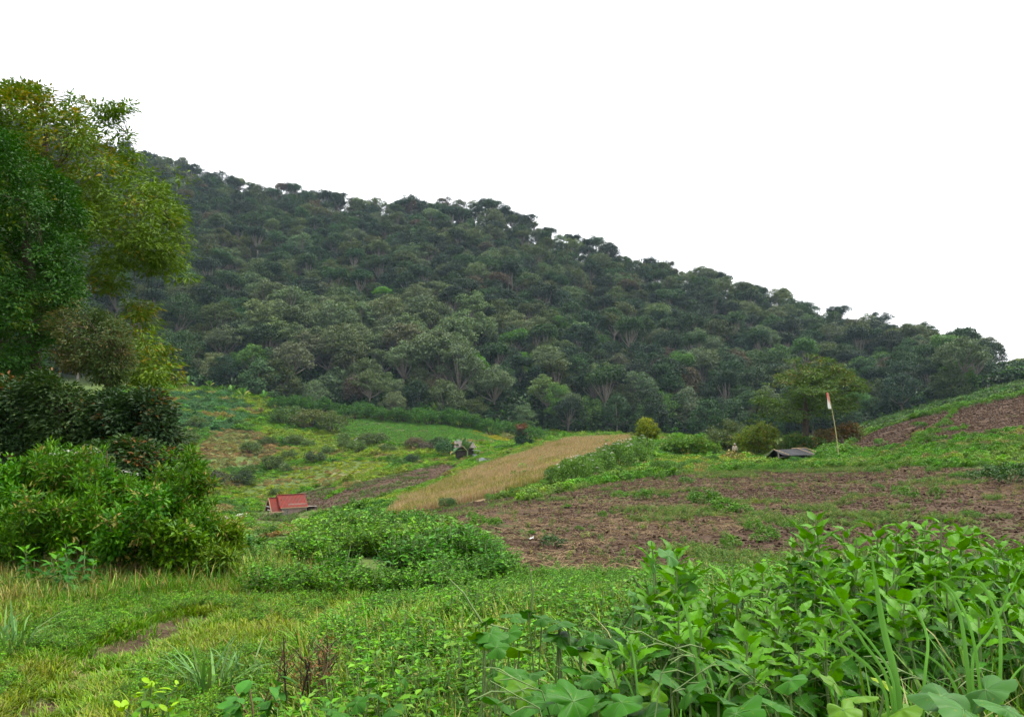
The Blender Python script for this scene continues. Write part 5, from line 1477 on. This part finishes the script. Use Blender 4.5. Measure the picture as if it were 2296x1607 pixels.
PATCH = [(560,1312),(620,1300),(665,1275),(700,1245),(760,1200),(850,1190),(930,1195),(985,1215),(1020,1240),(1090,1275),(1140,1305),(1050,1322),(900,1318),(760,1325),(640,1310)]
def build_near_cover():
    # dense weed patch between track and field
    x, y, z = sample(9.5, 32, 34000, -.34, .02, 1.2)
    u, v = proj(np.stack([x, y, z], -1))
    m = in_poly(u, v, PATCH) & (noise(x, y, 1.9, 101) > .40)
    k = int(m.sum())
    t = jit((0.050, 0.145, 0.020), k, .14); g = noise(x[m], y[m], 2.6, 102) > .55; t[g] = jit((0.085, 0.185, 0.030), int(g.sum()))
    stuff('weed_patch', 'dense patch of leafy green weeds between the track and the field', 'weeds', HERBS, xyz(x, y, z, m), RNG.uniform(.45, .95, k) * (.2 + 1.5 * noise(x[m], y[m], 1.5, 103)), t)
    x, y, z = sample(9.0, 24, 10000, -.34, .0, 1.1)
    u, v = proj(np.stack([x, y, z], -1)); m = ~in_poly(u, v, PATCH) & ~region('field', x, y, z, 10) & (noise(x, y, 1.2, 104) > .5) & (u > 560); k = int(m.sum())
    stuff('scattered_weeds', 'loose low weeds straggling around the dense weed patch', 'weeds', HERBS, xyz(x, y, z, m), RNG.uniform(.25, .7, k), jit((0.070, 0.170, 0.026), k, .2))
    x, y, z = sample(12, 70, 30000, -.46, -.02, 1.2)
    u, v = proj(np.stack([x, y, z], -1))
    m = ~in_poly(u, v, PATCH) & ~region('field', x, y, z); k = int(m.sum())
    t = jit((0.075, 0.145, 0.034), k, .2); g = noise(x[m], y[m], 6, 105) > .58; t[g] = jit((0.15, 0.16, 0.06), int(g.sum()))
    stuff('valley_growth', 'loose green growth falling into the valley behind the weed patch', 'weeds', HERBS + BUSHLETS[:2], xyz(x, y, z, m), RNG.uniform(.35, .8, k) * np.where((np.abs(u[m] - 640) < 90), .6, 1.0), t)
    # turf of the track and verge
    def turf(nm, lab, protos, d0, d1, n, cond, sc, col, col2, amt=.2, power=1.0, alt=(0.24, 0.2, 0.09), s0=-.72, s1=.72, shrink=1.0):
        x, y, z = sample(d0, d1, n, s0, s1, power)
        m = cond(x, y) & (RNG.random(len(x)) < 1.0)
        x, y, z = x[m], y[m], z[m]; k = len(x); far = 1 - .68 * sstep(6.6, 9.0, y) * sstep(-2.2, -1.2, x) * shrink
        w = sstep(.42, .62, noise(x, y, 1.7, 107))[:, None]
        t = jit(col, k, amt) * (1 - w) + jit(col2, k, amt) * w
        stuff(nm, lab, 'grass', protos, np.stack([x, y, z], -1), RNG.uniform(*sc, k) * far, t, .12, tint2=alt)
    tr = lambda x, y: seg_dist(x, y, RUTS[0])
    bare = lambda x, y: (tr(x, y) < .26) & (noise(x, y, .5, 44) > .34)
    road = lambda x, y: (tr(x, y) < 1.25 + .5 * (noise(x, y, 1.3, 108) - .5))
    def offfield(x, y):
        zz = H(x, y); uu, vv = proj(np.stack([x, y, zz], -1))
        return ~region('field', x, y, zz) & ~in_poly(uu, vv, PATCH)
    turf('track_turf', 'short worn yellow-green turf on the track', GRASS_SHORT, 3.2, 14, 60000, lambda x, y: road(x, y) & ~(bare(x, y) & (RNG.random(len(x)) < .96)), (.4, .9), (0.092, 0.180, 0.026), (0.150, 0.192, 0.038), s1=-.1)
    turf('verge_turf', 'short green turf beside the track', GRASS_SHORT, 3.2, 16, 60000, lambda x, y: ~road(x, y) & offfield(x, y) & (x < 4), (.7, 1.4), (0.090, 0.185, 0.028), (0.140, 0.200, 0.040))
    turf('meadow_grass', 'knee-high green grass with pale seed heads between track and field', GRASS_MID, 3.0, 15, 26000, lambda x, y: (tr(x, y) > 1.5) & offfield(x, y) & (x > -3.2) & (noise(x, y, 1.1, 109) > .32), (.6, 1.1), (0.088, 0.195, 0.030), (0.150, 0.215, 0.050), alt=(0.26, 0.27, 0.10))
    turf('bank_grass', 'tall arching grass along the foot of the bush bank', GRASS_TALL + GRASS_MID, 8.2, 11, 2600, lambda x, y: (tr(x, y) > 1.15) & (x < -2.4), (.22, .48), (0.078, 0.165, 0.030), (0.17, 0.165, 0.060), s1=-.2, alt=(0.33, 0.24, 0.12))
    turf('left_verge_grass', 'ankle-high grass on the left side of the track', GRASS_MID, 5.0, 10, 5200, lambda x, y: (tr(x, y) > 1.05) & (x < -2.2), (.25, .62), (0.088, 0.195, 0.028), (0.14, 0.19, 0.042), s1=-.1)
    x, y, z = sample(3.2, 12, 22000, -.72, .1, 1.0)
    m = (noise(x, y, .7, 113) > .46) & offfield(x, y) & ~(tr(x, y) < .34); k = int(m.sum())
    stuff('creeping_herbs', 'low creeping herbs and clover in the turf of the track', 'herbs', HERBS, xyz(x, y, z, m), RNG.uniform(.13, .28, k), jit((0.085, 0.195, 0.028), k, .22))
    # leafy weeds among the grass
    x, y, z = sample(3.0, 13, 16000, -.35, .66, 1.0)
    m = (tr(x, y) > 1.6) & offfield(x, y) & (noise(x, y, .9, 110) > .44); k = int(m.sum())
    stuff('meadow_weeds', 'small leafy weeds growing through the meadow grass', 'weeds', HERBS, xyz(x, y, z, m), RNG.uniform(.3, .75, k) * (1 - .5 * sstep(6.6, 9.0, y[m])), jit((0.075, 0.185, 0.026), k, .2))
    x, y, z = sample(2.2, 5.0, 6500, -.16, .70, 1.2)
    m = noise(x, y, .5, 112) > .42; k = int(m.sum())
    stuff('fine_grass', 'fine long green grass threading through the foreground vines', 'grass', GRASS_TALL + GRASS_MID, xyz(x, y, z, m), RNG.uniform(.55, 1.0, k) * (.5 + .5 * sstep(.02, .14, x[m] / y[m])), jit((0.105, 0.215, 0.045), k, .2), .15, tint2=(0.25, 0.25, 0.11))
    # thick growth under the tall weeds at the right
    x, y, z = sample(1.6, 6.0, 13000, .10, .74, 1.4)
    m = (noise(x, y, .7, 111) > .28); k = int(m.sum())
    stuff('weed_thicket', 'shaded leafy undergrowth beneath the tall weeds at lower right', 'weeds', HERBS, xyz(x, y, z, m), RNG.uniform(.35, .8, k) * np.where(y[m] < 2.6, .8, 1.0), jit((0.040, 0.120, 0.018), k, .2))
build_near_cover()

# ================================================================== FOREGROUND PLANTS, LEAF BY LEAF
def toothed_leaf(seed, w=.40, teeth=7):
    """unit-length ovate leaf with toothed edge, folded along the midrib, tip drooping; points along +X"""
    r = np.random.default_rng(seed); b = Buf()
    teeth = 9; n = 2 * teeth + 1
    t = np.linspace(0, 1, n)
    wid = w * np.sin(np.clip(t * 1.02, 0, 1) ** .56 * pi) ** 1.0 * (1 - .30 * t)
    wid *= np.where(np.arange(n) % 2 == 1, 1.10, .86); wid[0] = .02; wid[-1] = .0
    dz = -.30 * t ** 2 * r.uniform(.5, 1.4) + .10 * t
    c = np.stack([t, np.zeros(n) + .03 * np.sin(t * 5 + r.uniform(0, 6)), dz], -1)
    V = [c]
    for s in (1, -1):
        e = c.copy(); e[:, 0] += .05 * np.sin(t * pi); e[:, 1] += s * wid; e[:, 2] += wid * .38 + .025 * np.sin(t * 17 + r.uniform(0, 6)) * np.sin(t * pi); V.append(e)
    V = np.concatenate(V)
    q = []
    for i in range(n - 1):
        q.append([i, i + 1, n + i + 1, n + i]); q.append([i + 1, i, 2 * n + i, 2 * n + i + 1])
    b.add(V, q, 0, .5)
    tube(b, [[-.22, 0, -.03], [-.1, 0, .0], [.02, 0, .0]], .014, 4, 1)
    def strip(p, q, w):                          # a vein standing just proud of the blade
        d = unit(q - p); s = np.cross(d, [0, 0, 1.0]) * w; up = np.array([0, 0, .008])
        b.add([p - s + up, p + s + up, q + s * .3 + up, q - s * .3 + up], [[0, 1, 2, 3]], 2)
    for i in range(0, n - 2, 2): strip(c[i], c[i + 2], .008 * (1 - .6 * t[i]))
    for i in range(1, n - 4, 3):
        for k_ in (1, 2): strip(c[i], c[min(i + 3, n - 1)] * .25 + V[k_ * n + min(i + 2, n - 1)] * .75, .004)
    return b.mesh('leaf', ['leaf_gloss', 'stem', 'vein'], True)

def lobed_leaf(seed):
    """broad five-cornered gourd leaf, unit radius, stalk joined at the notch; faces +Z"""
    r = np.random.default_rng(seed); b = Buf()
    n = 40; th = np.linspace(0, 2 * pi, n, endpoint=False)
    rad = .74 + .24 * np.abs(np.cos(th * 2.5)) ** 1.5 + .03 * np.sin(th * 9 + seed) + .012 * (np.arange(n) % 2)
    rad *= 1 - .55 * np.exp(-(((th - pi + pi) % (2 * pi) - pi) / .28) ** 2) if False else 1 - .6 * np.exp(-((th - pi) / .25) ** 2)
    rings = []
    for k, f in enumerate((.33, .68, 1.0)):
        rr = rad * f
        z = .16 * f ** 2 * np.cos(th * 2 + r.uniform(0, 1)) * .6 - .20 * f ** 2 + .045 * np.sin(th * 5 + 1) * f + r.normal(0, .012, n)
        rings.append(np.stack([rr * np.cos(th), rr * np.sin(th), z], -1))
    V = np.concatenate([[[0, 0, .0]]] + rings)
    q = [[0, 1 + j, 1 + (j + 1) % n, 1 + (j + 1) % n] for j in range(n)]
    for k in range(2):
        o = 1 + k * n
        q += [[o + j, o + n + j, o + n + (j + 1) % n, o + (j + 1) % n] for j in range(n)]
    b.add(V, q, 0, .5)
    for a in (0, 2, 5, 8, -8, -5, -2):           # main veins, just proud of the blade
        j = a * 2 % n
        path = [V[0]] + [V[1 + k * n + j] for k in range(3)]
        for p_, q_, w_ in zip(path[:-1], path[1:], (.011, .008, .005)):
            d = unit(q_ - p_); s_ = np.cross(d, [0, 0, 1.0]) * w_; u_ = np.array([0, 0, .012])
            b.add([p_ - s_ + u_, p_ + s_ + u_, q_ + s_ * .6 + u_, q_ - s_ * .6 + u_], [[0, 1, 2, 3]], 1)
    return b.mesh('leaf', ['leaf_gloss', 'vein'], True)

def oval_leaf(seed):
    r = np.random.default_rng(seed); b = Buf(); n = 9; t = np.linspace(0, 1, n)
    wid = .30 * np.sin(t * pi) ** .7; dz = -.2 * t ** 2
    c = np.stack([t, 0 * t, dz], -1); V = [c]
    for s in (1, -1):
        e = c.copy(); e[:, 1] += s * wid; e[:, 2] += .25 * wid; V.append(e)
    q = []
    for i in range(n - 1): q += [[i, i + 1, n + i + 1, n + i], [i + 1, i, 2 * n + i, 2 * n + i + 1]]
    b.add(np.concatenate(V), q, 0, .5); return b.mesh('leaf', ['leaf_gloss'], True)

TL = [toothed_leaf(s, .215 + .025 * (s % 3)) for s in range(8)]
LL = [lobed_leaf(s) for s in range(5)]
OL = [oval_leaf(s) for s in range(3)]

def tall_weed(p, h, seed, L=.13, tint=(0.075, 0.175, 0.025), name='tall_weed', protos=None, gap=.085, lean=.08, top_bright=1.25, n0=.30):
    r = np.random.default_rng(seed)
    root = link(name, None, None, p, (0, 0, r.uniform(0, 6.28)))
    tip = np.array([r.normal(0, lean), r.normal(0, lean), h])
    t = np.linspace(0, 1, 6)[:, None]
    pts = tip * t + np.array([0, 0, 0]) + np.array([r.normal(0, .03), r.normal(0, .03), 0]) * np.sin(t * pi)
    b = Buf(); tube(b, pts, np.linspace(.009, .0035, 6), 5); link('stem', b.mesh('stem', ['stem'], True), root)
    z = h * n0; k = 0; az = r.uniform(0, 6.28)
    while z < h + .001:
        f = z / h
        q = tip * f
        size = L * (1.1 - .30 * f) * r.uniform(.8, 1.15) if f < .90 else L * r.uniform(.45, .75)
        if k and f > .9: pass
        for s in (0, 1):
            a = az + s * pi + r.normal(0, .2)
            pitch = r.normal(.12, .22) if f < .85 else -r.uniform(.35, .9)
            o = link('leaf', (protos or TL)[r.integers(len(protos or TL))], root, (q[0] + .2 * size * cos(a), q[1] + .2 * size * sin(a), q[2] + .03 * size), (r.normal(0, .3), pitch, a), size,
                     np.array(tint) * r.uniform(.82, 1.15) * (np.array([2.1, 1.6, 1.0]) * (top_bright / 1.1) if f > .84 else 1.0))
        az += pi / 2 + r.normal(0, .15); z += gap * (1.05 - .55 * f) * r.uniform(.85, 1.15); k += 1
    return root

def build_tall_weeds():
    items = []; seed = 900
    # height of the plant tops along the picture, back to front (U, top V, D)
    back = [(1490,1200,3.9),(1525,1225,4.0),(1560,1270,4.2),(1610,1285,4.3),(1655,1280,4.4),(1700,1265,4.4),(1745,1240,4.5),(1785,1215,4.5),(1815,1185,4.4),(1850,1150,4.2),(1890,1165,4.5),(1925,1160,4.3),(1965,1175,4.6),(1998,1180,4.4),(2035,1165,4.3),
            (2080,1170,4.5),(2115,1150,4.2),(2160,1180,4.5),(2200,1185,4.6),(2240,1200,4.5),(2285,1195,4.4),(2330,1200,4.4)]
    mid = [(1480,1262,3.6),(1530,1290,3.6),(1580,1310,3.8),(1630,1325,3.8),(1680,1320,3.8),(1730,1300,3.9),(1780,1275,3.9),(1825,1250,3.8),(1870,1235,3.8),(1915,1250,3.9),(1960,1240,3.8),(2005,1245,3.7),(2050,1235,3.8),(2100,1225,3.8),(2150,1240,3.8),(2200,1250,3.8),(2250,1255,3.8),(2300,1265,3.8)]
    front = [(1500,1340,3.2),(1560,1365,3.3),(1620,1385,3.3),(1680,1385,3.3),(1740,1370,3.3),(1800,1345,3.3),(1860,1325,3.3),(1910,1330,3.3),(1960,1330,3.2),(2060,1320,3.3),(2120,1310,3.3),(2180,1325,3.2),(2240,1330,3.2),(2300,1340,3.2),(1650,1440,3.0),(1750,1440,2.9),(1860,1420,2.9),(1450,1420,3.2),(1400,1440,3.3)]
    for row, lab in ((back, 'toothed-leaf weed in the back row against the ploughed field'), (mid, 'toothed-leaf weed in the middle of the right-hand clump'), (front, 'toothed-leaf weed at the front foot of the right-hand clump')):
        row = row + [(u + 22, v + 22, d + .12) for u, v, d in row[::2]] + [(u - 12, v + 34, d - .14) for u, v, d in row[1::2]]
        for u, v, d in row:
            r = np.random.default_rng(seed)
            top = at(u + r.normal(0, 5), v, d); g = Hf(top[0], d)
            h = max(.3, top[2] - g - .03)
            o = tall_weed((top[0], d, g), h, seed, L=r.uniform(.125, .165), lean=.05, gap=.070, n0=.36 if d > 3.5 else .25, tint=np.array((0.030, 0.112, 0.010)) * r.uniform(.88, 1.12)); seed += 1
            tag(o, None, 'weed', 'tall toothed-leaf weeds of the right-hand clump'); items.append((o, lab))
    ordinal_labels(items)
    items = []
    for u, v, d in [(80,1225,9.1),(110,1240,9.0),(140,1215,9.1),(165,1232,8.9),(195,1225,9.0),(125,1260,8.8),(180,1262,8.7),(215,1258,8.9),(60,1255,8.9)]:
        top = at(u, v, d); g = Hf(top[0], d)
        o = tall_weed((top[0], d, g), max(.35, top[2] - g), seed, L=.15, gap=.065, tint=(0.032, 0.112, 0.022), n0=.15); seed += 1
        tag(o, None, 'weed', 'toothed-leaf weeds at the foot of the bush bank'); items.append((o, 'deep green toothed-leaf weed at the foot of the bush bank'))
    ordinal_labels(items)
    items = []
    for u, v, d in [(325,1520,4.9),(350,1535,4.8),(375,1530,4.9),(340,1560,4.7),(366,1575,4.7),(310,1560,4.8)]:
        top = at(u, v, d); g = Hf(top[0], d)
        o = tall_weed((top[0], d, g), max(.16, top[2] - g), seed, L=.085, gap=.05, tint=(0.085, 0.19, 0.03), n0=.2, name='young_weed', protos=OL); seed += 1
        tag(o, None, 'weed', 'young weeds beside the track'); items.append((o, 'young pale green weed beside the track at bottom left'))
    ordinal_labels(items)
build_tall_weeds()

def gourd(name, spots, d_base, tint, label, cat='vine', group='broad-leaved vines in the foreground', seed=1, tendril=()):
    """a creeping vine: one stem along the ground with a stalk to every leaf. spots: (U, V, D, size m, facing yaw, tilt)"""
    r = np.random.default_rng(seed)
    P = [at(u, v, d) for u, v, d, s, yw, tl in spots]
    c = np.mean(P, 0); base = np.array([c[0], c[1], Hf(c[0], c[1])])
    root = link(name, None, None, base)
    path = np.array([[p[0], p[1], Hf(p[0], p[1]) + .06] for p in P]); path = path[np.argsort(path[:, 0])]
    b = Buf(); tube(b, path - base, .007, 5)
    for p in P:
        q = path[np.argmin(np.linalg.norm(path - p, axis=1))]
        tube(b, np.array([q, (p + q) / 2 + np.array([r.normal(0, .03), r.normal(0, .03), .02]), p]) - base, [.005, .004, .004], 5)
    for line in tendril:
        tube(b, np.array([at(*t) for t in line]) - base, [.005] * (len(line) - 1) + [.002], 5)
    link('stem', b.mesh('stem', ['stem'], True), root)
    for p, (u, v, d, s, yw, tl) in zip(P, spots):
        tn = np.array(tint) * r.uniform(.8, 1.2)
        if r.random() < .14: tn = tn * np.array([1.9, 1.45, .9])
        link('leaf', LL[r.integers(len(LL))], root, p - base, (tl + r.normal(0, .2), r.normal(0, .28), yw + r.normal(0, .5)), s * r.uniform(.55, .9), tn)
    return tag(root, label, cat, group)

def build_vines():
    r = np.random.default_rng(77)
    def fill(u0, v0, u1, v1, n, d, s, tilt=.35, top=None):
        out = []
        for k in range(n):
            u = r.uniform(u0, u1); v = r.uniform(v0, v1)
            f = (v - v0) / max(1, v1 - v0)
            out.append((u, v, d - .75 * f + r.normal(0, .08), s * r.uniform(.7, 1.25), r.uniform(0, 6.28), tilt + r.normal(0, .2)))
        return out
    G = (0.036, 0.108, 0.018)
    gourd('gourd_vine', [(1105,1385,4.4,.075,2,.5),(1150,1378,4.4,.095,1,.3),(1185,1372,4.3,.08,3,.6),(1215,1385,4.3,.085,.5,.2),(1255,1392,4.2,.085,2,.5),(1140,1420,4.2,.10,5,.5),(1165,1455,4.0,.10,4,.4),(1090,1440,4.2,.07,1,.4)] + fill(1070,1390,1300,1470,9,4.2,.085), 4.2, G,
          'broad-leaved vine topped with pale leaves in the centre foreground', seed=1, tendril=[[(1140,1410,4.2),(1080,1395,4.2),(1040,1330,4.2),(1000,1290,4.2)], [(1190,1380,4.3),(1195,1330,4.3),(1186,1260,4.3)]])
    gourd('gourd_vine', [(1330,1420,3.9,.10,1,.7),(1300,1500,3.6,.11,2,.3),(1345,1490,3.6,.10,4,.4)] + fill(1260,1420,1420,1520,10,3.9,.09), 3.7, G, 'broad-leaved vine right of the centre, in front of the tall weeds', seed=2, tendril=[[(1400,1400,3.9),(1440,1330,3.9),(1420,1290,3.9),(1395,1310,3.9)]])
    gourd('gourd_vine', fill(1080,1490,1260,1600,11,3.6,.10) + [(1180,1540,3.3,.13,1,.4),(1230,1570,3.2,.12,3,.3)], 3.4, G, 'broad-leaved vine at the bottom centre of the picture', seed=3)
    gourd('gourd_vine', fill(1260,1520,1480,1610,11,3.3,.10), 3.1, G, 'broad-leaved vine at the bottom, left of the cut reed', seed=4)
    gourd('gourd_vine', fill(1500,1480,1800,1600,12,3.0,.085), 2.9, G, 'broad-leaved vine under the front weeds, right of the cut reed', seed=5)
    gourd('gourd_vine', [(2110,1560,2.25,.14,1.2,.25),(2210,1545,2.3,.13,4,.3),(2160,1590,2.15,.12,2.5,.3),(2260,1590,2.2,.11,.5,.3)], 2.2, (0.055,0.135,0.035), 'very large pale gourd leaves in the bottom right corner', seed=6)
    gourd('gourd_vine', [(800,1575,4.0,.09,1,.5),(850,1560,4.05,.085,2,.4),(770,1600,3.95,.08,3,.5),(880,1590,3.9,.085,5,.3),(830,1530,4.2,.06,4,.5),(905,1520,4.2,.065,2,.4),(740,1590,4.0,.07,.4,.3)], 4.0, G, 'separate small broad-leaved vine left of the bottom centre', seed=7)
    gourd('gourd_vine', [(1870,1530,2.6,.07,1,.4),(1930,1560,2.5,.075,3,.3),(1985,1530,2.6,.06,2,.5),(1890,1590,2.4,.075,5,.3),(2020,1590,2.4,.07,4,.4)], 2.5, (0.10,0.19,0.035), 'yellowish broad-leaved vine among the long grass blades', seed=8)
    # climbing plant at the left end of the tall weeds
    gourd('climbing_vine', [(1465,1262,3.7,.075,1,1.0),(1540,1300,3.6,.07,3,.8),(1500,1245,3.75,.07,2,.6),(1480,1330,3.5,.08,4,.6),(1530,1350,3.5,.08,5,.5),(1440,1360,3.5,.06,2,.5),(1420,1335,3.6,.05,1,.8)], 3.6, (0.060,0.140,0.040), 'broad-leaved climber at the left end of the tall weeds', seed=9)
build_vines()

def blade_mesh(pts, w, base):
    pts = np.array(pts) - base
    t0 = np.linspace(0, 1, len(pts)); t = np.linspace(0, 1, 16)
    c = np.stack([cubic(t0, pts[:, k].copy(), t) for k in range(3)], -1)
    tg = unit(np.gradient(c, axis=0)); side = unit(np.cross(tg, np.array([0.25, 1.0, .1]))); up = np.cross(side, tg)
    ww = w * np.interp(t, [0, .25, .7, .92, 1], [.7, 1, .85, .4, .03])
    b = Buf(); V = np.concatenate([c, c + side * ww[:, None] + up * ww[:, None] * .5, c - side * ww[:, None] + up * ww[:, None] * .5]); n = 16
    q = []
    for i in range(n - 1): q += [[i, i + 1, n + i + 1, n + i], [i + 1, i, 2 * n + i, 2 * n + i + 1]]
    b.add(V, q, 0, .5)
    return b.mesh('blade', ['leaf_gloss'], True)

def build_blades():
    T = (0.105, 0.225, 0.055)
    sets = [(2.35, [(2030,1680),(2015,1560),(1980,1400),(1952,1232)], .020, [ [(2030,1690),(2000,1560),(1930,1430),(1870,1330),(1835,1285)], [(2020,1690),(1990,1570),(1920,1470),(1850,1430),(1790,1420)], [(2025,1690),(2005,1540),(1960,1450),(1900,1390),(1860,1372)], [(2040,1690),(2072,1540),(2078,1420),(2040,1352),(1985,1338)] ],
             'tall upright sedge-like grass with a broad centre blade at lower right', [.009,.010,.008,.009]),
            (2.5, [(2190,1680),(2170,1500),(2150,1370),(2115,1305)], .013, [ [(2195,1690),(2180,1500),(2230,1400),(2300,1260)], [(2200,1690),(2192,1480),(2155,1355),(2105,1302),(2062,1330)], [(2200,1690),(2244,1500),(2236,1380),(2185,1296),(2120,1290)], [(2190,1690),(2150,1560),(2080,1470),(2000,1440)], [(2205,1690),(2250,1560),(2300,1490),(2350,1470)] ],
             'long arching grass clump near the right picture edge', [.010,.009,.011,.008,.008]),
            (2.7, [(1600,1690),(1575,1560),(1552,1440),(1538,1350)], .014, [ [(1600,1690),(1570,1530),(1540,1380),(1515,1330),(1480,1380)], [(1605,1690),(1600,1560),(1570,1480),(1520,1450)], [(1595,1690),(1620,1580),(1660,1520),(1720,1500)] ],
             'cut reed with a broad pale blade at the bottom right of centre', [.008,.008,.008]),
            (2.9, [(1440,1690),(1430,1560),(1420,1470),(1400,1400)], .009, [ [(1445,1690),(1420,1560),(1380,1500),(1330,1490)], [(1440,1690),(1460,1580),(1500,1520),(1550,1540)] ],
             'thin pale grass blades left of the cut reed', [.007,.007])]
    for d, main, w, others, lab, ws in sets:
        c = at(main[0][0], main[0][1], d); base = np.array([c[0], d, Hf(c[0], d)])
        root = link('long_grass', None, None, base)
        tag(root, lab, 'grass', 'long-bladed grasses in the right foreground', 'thing')
        def line(pp):
            out = [at(u, v, d + .06 * k) for k, (u, v) in enumerate(pp)]
            out[0] = base + np.array([out[0][0] - base[0], 0, -.02]); return out
        link('blade', blade_mesh(line(main), w * .5, base), root, tint=T)
        for o, ww in zip(others, ws): link('blade', blade_mesh(line(o), ww * .48, base), root, tint=np.array(T) * np.random.default_rng(int(o[0][0])).uniform(.85, 1.2))
build_blades()

# seed-headed grass stalks among the vines
def build_seed_stalks():
    r = np.random.default_rng(5); items = []
    for k in range(14):
        u = r.uniform(1280, 2280); v = r.uniform(1400, 1560); d = r.uniform(2.5, 3.2)
        p = at(u, v, d); g = Hf(p[0], d); h = p[2] - g
        if h < .15: continue
        root = link('seed_grass', None, None, (p[0], d, g))
        a = r.choice([-1, 1]) * r.uniform(.3, .9)
        tip = np.array([a * h * .5, r.normal(0, .05), h])
        b = Buf(); pts = np.array([[0, 0, 0], [.1 * tip[0], 0, h * .55], [.45 * tip[0], 0, h * .9], tip]); tube(b, pts, [.003, .0026, .002, .0016], 4); link('stalk', b.mesh('stalk', ['stem'], True), root)
        for j in range(3):
            b = Buf(); q = pts[2] * (1 - j * .3) + tip * (j * .3); e = q + np.array([np.sign(a) * r.uniform(.07, .11), r.normal(0, .02), r.uniform(-.03, .03)])
            tube(b, [q, (q + e) / 2 + np.array([0, 0, .012]), e], [.002, .0026, .0014], 5); link('seed_head', b.mesh('seed_head', ['stem'], True), root)
        tag(root, None, 'grass', 'seed-headed grasses among the vines', 'thing'); items.append((root, 'thin grass stalk with finger-like seed heads among the foreground vines'))
    ordinal_labels(items)
build_seed_stalks()

def build_small_foreground():
    r = np.random.default_rng(9)
    # dark dried stalks with seed heads
    items = []
    for k in range(13):
        u = r.uniform(615, 735); v = r.uniform(1425, 1500); d = r.uniform(4.6, 5.3)
        p = at(u, v, d); g = Hf(p[0], d); h = max(.25, p[2] - g)
        root = link('dried_stalk', None, None, (p[0], d, g))
        b = Buf(); t = np.linspace(0, 1, 5)[:, None]; tip = np.array([r.normal(0, .04), r.normal(0, .04), h])
        tube(b, tip * t + np.array([r.normal(0, .015), 0, 0]) * np.sin(t * pi), np.linspace(.008, .003, 5), 5)
        for j in range(5):
            f = r.uniform(.5, .95); q = tip * f; e = q + np.array([r.normal(0, .05), r.normal(0, .05), r.uniform(.04, .1)]); tube(b, [q, (q + e) / 2, e], [.003, .003, .002], 4)
        link('stem', b.mesh('stem', ['stem_black' if k % 2 else 'stem_dry'], True), root)
        b = Buf(); m = 46; f = r.uniform(.55, 1.02, m); pp = tip * f[:, None] + r.normal(0, .035, (m, 3))
        dd = unit(r.normal(size=(m, 3))); leaves(b, pp, dd, unit(r.normal(size=(m, 3)) + np.array([0, 0, 1])), r.uniform(.015, .035, m), .012, 0, r.random(m), (r.random(m) < .5) * 1.0)
        link('seed_heads', b.mesh('seed_heads', ['foliage']), root, tint=(0.075, 0.11, 0.035), tint2=(0.15, 0.085, 0.04))
        tag(root, None, 'weed', 'dark dried stalks in the left foreground'); items.append((root, 'dark dried weed stalk with brown seed heads in the foreground'))
    ordinal_labels(items)
    # small broad-leaved bush
    p = at(575, 1560, 4.75); g = Hf(p[0], 4.75); root = link('broadleaf_bush', None, None, (p[0], 4.75, g))
    b = Buf()
    for k in range(9):
        a = r.uniform(0, 6.28); e = np.array([.13 * cos(a), .13 * sin(a), r.uniform(.16, .36)]); tube(b, [[0, 0, 0], e * .5 + np.array([0, 0, .04]), e], [.008, .006, .003], 5)
        for j in range(5):
            aa = a + r.normal(0, 1.1); q = e * r.uniform(.55, 1.05)
            link('leaf', OL[r.integers(3)], root, q, (r.normal(0, .3), r.normal(.1, .35), aa), r.uniform(.07, .12), np.array((0.05, 0.14, 0.03)) * r.uniform(.8, 1.35))
    link('stems', b.mesh('stems', ['stem_dry'], True), root); tag(root, 'small bush with oval dark green leaves left of the dried stalks', 'bush')
    # arching grass clumps
    for u, v, d, n, h, lab in ((470, 1490, 5.6, 46, .42, 'thick arching blue-green grass clump beside the track'), (545, 1470, 5.9, 26, .36, 'smaller arching grass clump behind the thick one'), (20, 1470, 6.6, 40, .42, 'tall green grass clump at the left picture edge')):
        p = at(u, v, d); x = p[0]; o = link('grass_clump', grass(int(u), n, h, .13, .009, .85), None, (x, d, Hf(x, d)), tint=(0.085, 0.165, 0.055), tint2=(0.13, 0.19, 0.07)); tag(o, lab, 'grass', kind='thing')
    # tall dry reed stalk over the bush bank
    p = at(375 * .66 + 0, 1010, 10.6); base = at(243, 1180, 10.6); root = link('reed', None, None, (base[0], base[1], Hf(base[0], base[1])))
    rb = np.array(root.location)
    b = Buf(); tube(b, np.array([rb, at(241, 1100, 10.6), at(240, 1010, 10.6)]) - rb, [.012, .009, .004], 5); link('stalk', b.mesh('stalk', ['stem_dry'], True), root)
    for pp in ([(241,1060),(225,1010),(205,1000),(190,1020)], [(241,1040),(250,1022),(258,1030),(256,1050)], [(241,1080),(215,1050),(200,1058),(185,1080)], [(242,1075),(262,1050),(275,1060),(282,1085)]):
        link('blade', blade_mesh([at(u, v, 10.6) for u, v in pp], .006, rb), root, tint=(0.17, 0.22, 0.08))
    tag(root, 'tall single reed standing above the green bush bank', 'reed')
build_small_foreground()

# ================================================================== HAZE IN THE VALLEY AIR
def build_haze():
    b = Buf(); box(b, (0, 480, 30), (2000, 1130, 540))
    m = bpy.data.materials.new('haze'); m.use_nodes = True
    nt = m.node_tree; nt.nodes.clear()
    out = nt.nodes.new('ShaderNodeOutputMaterial'); v = nt.nodes.new('ShaderNodeVolumePrincipled')
    v.inputs['Color'].default_value = (0.62, 0.80, 1.0, 1); v.inputs['Density'].default_value = 0.00008; v.inputs['Anisotropy'].default_value = 0.0
    nt.links.new(v.outputs[0], out.inputs['Volume'])
    me = b.mesh('haze', [m]); tag(link('haze', me), 'thin bluish haze filling the valley air', 'haze', None, 'stuff')
build_haze()
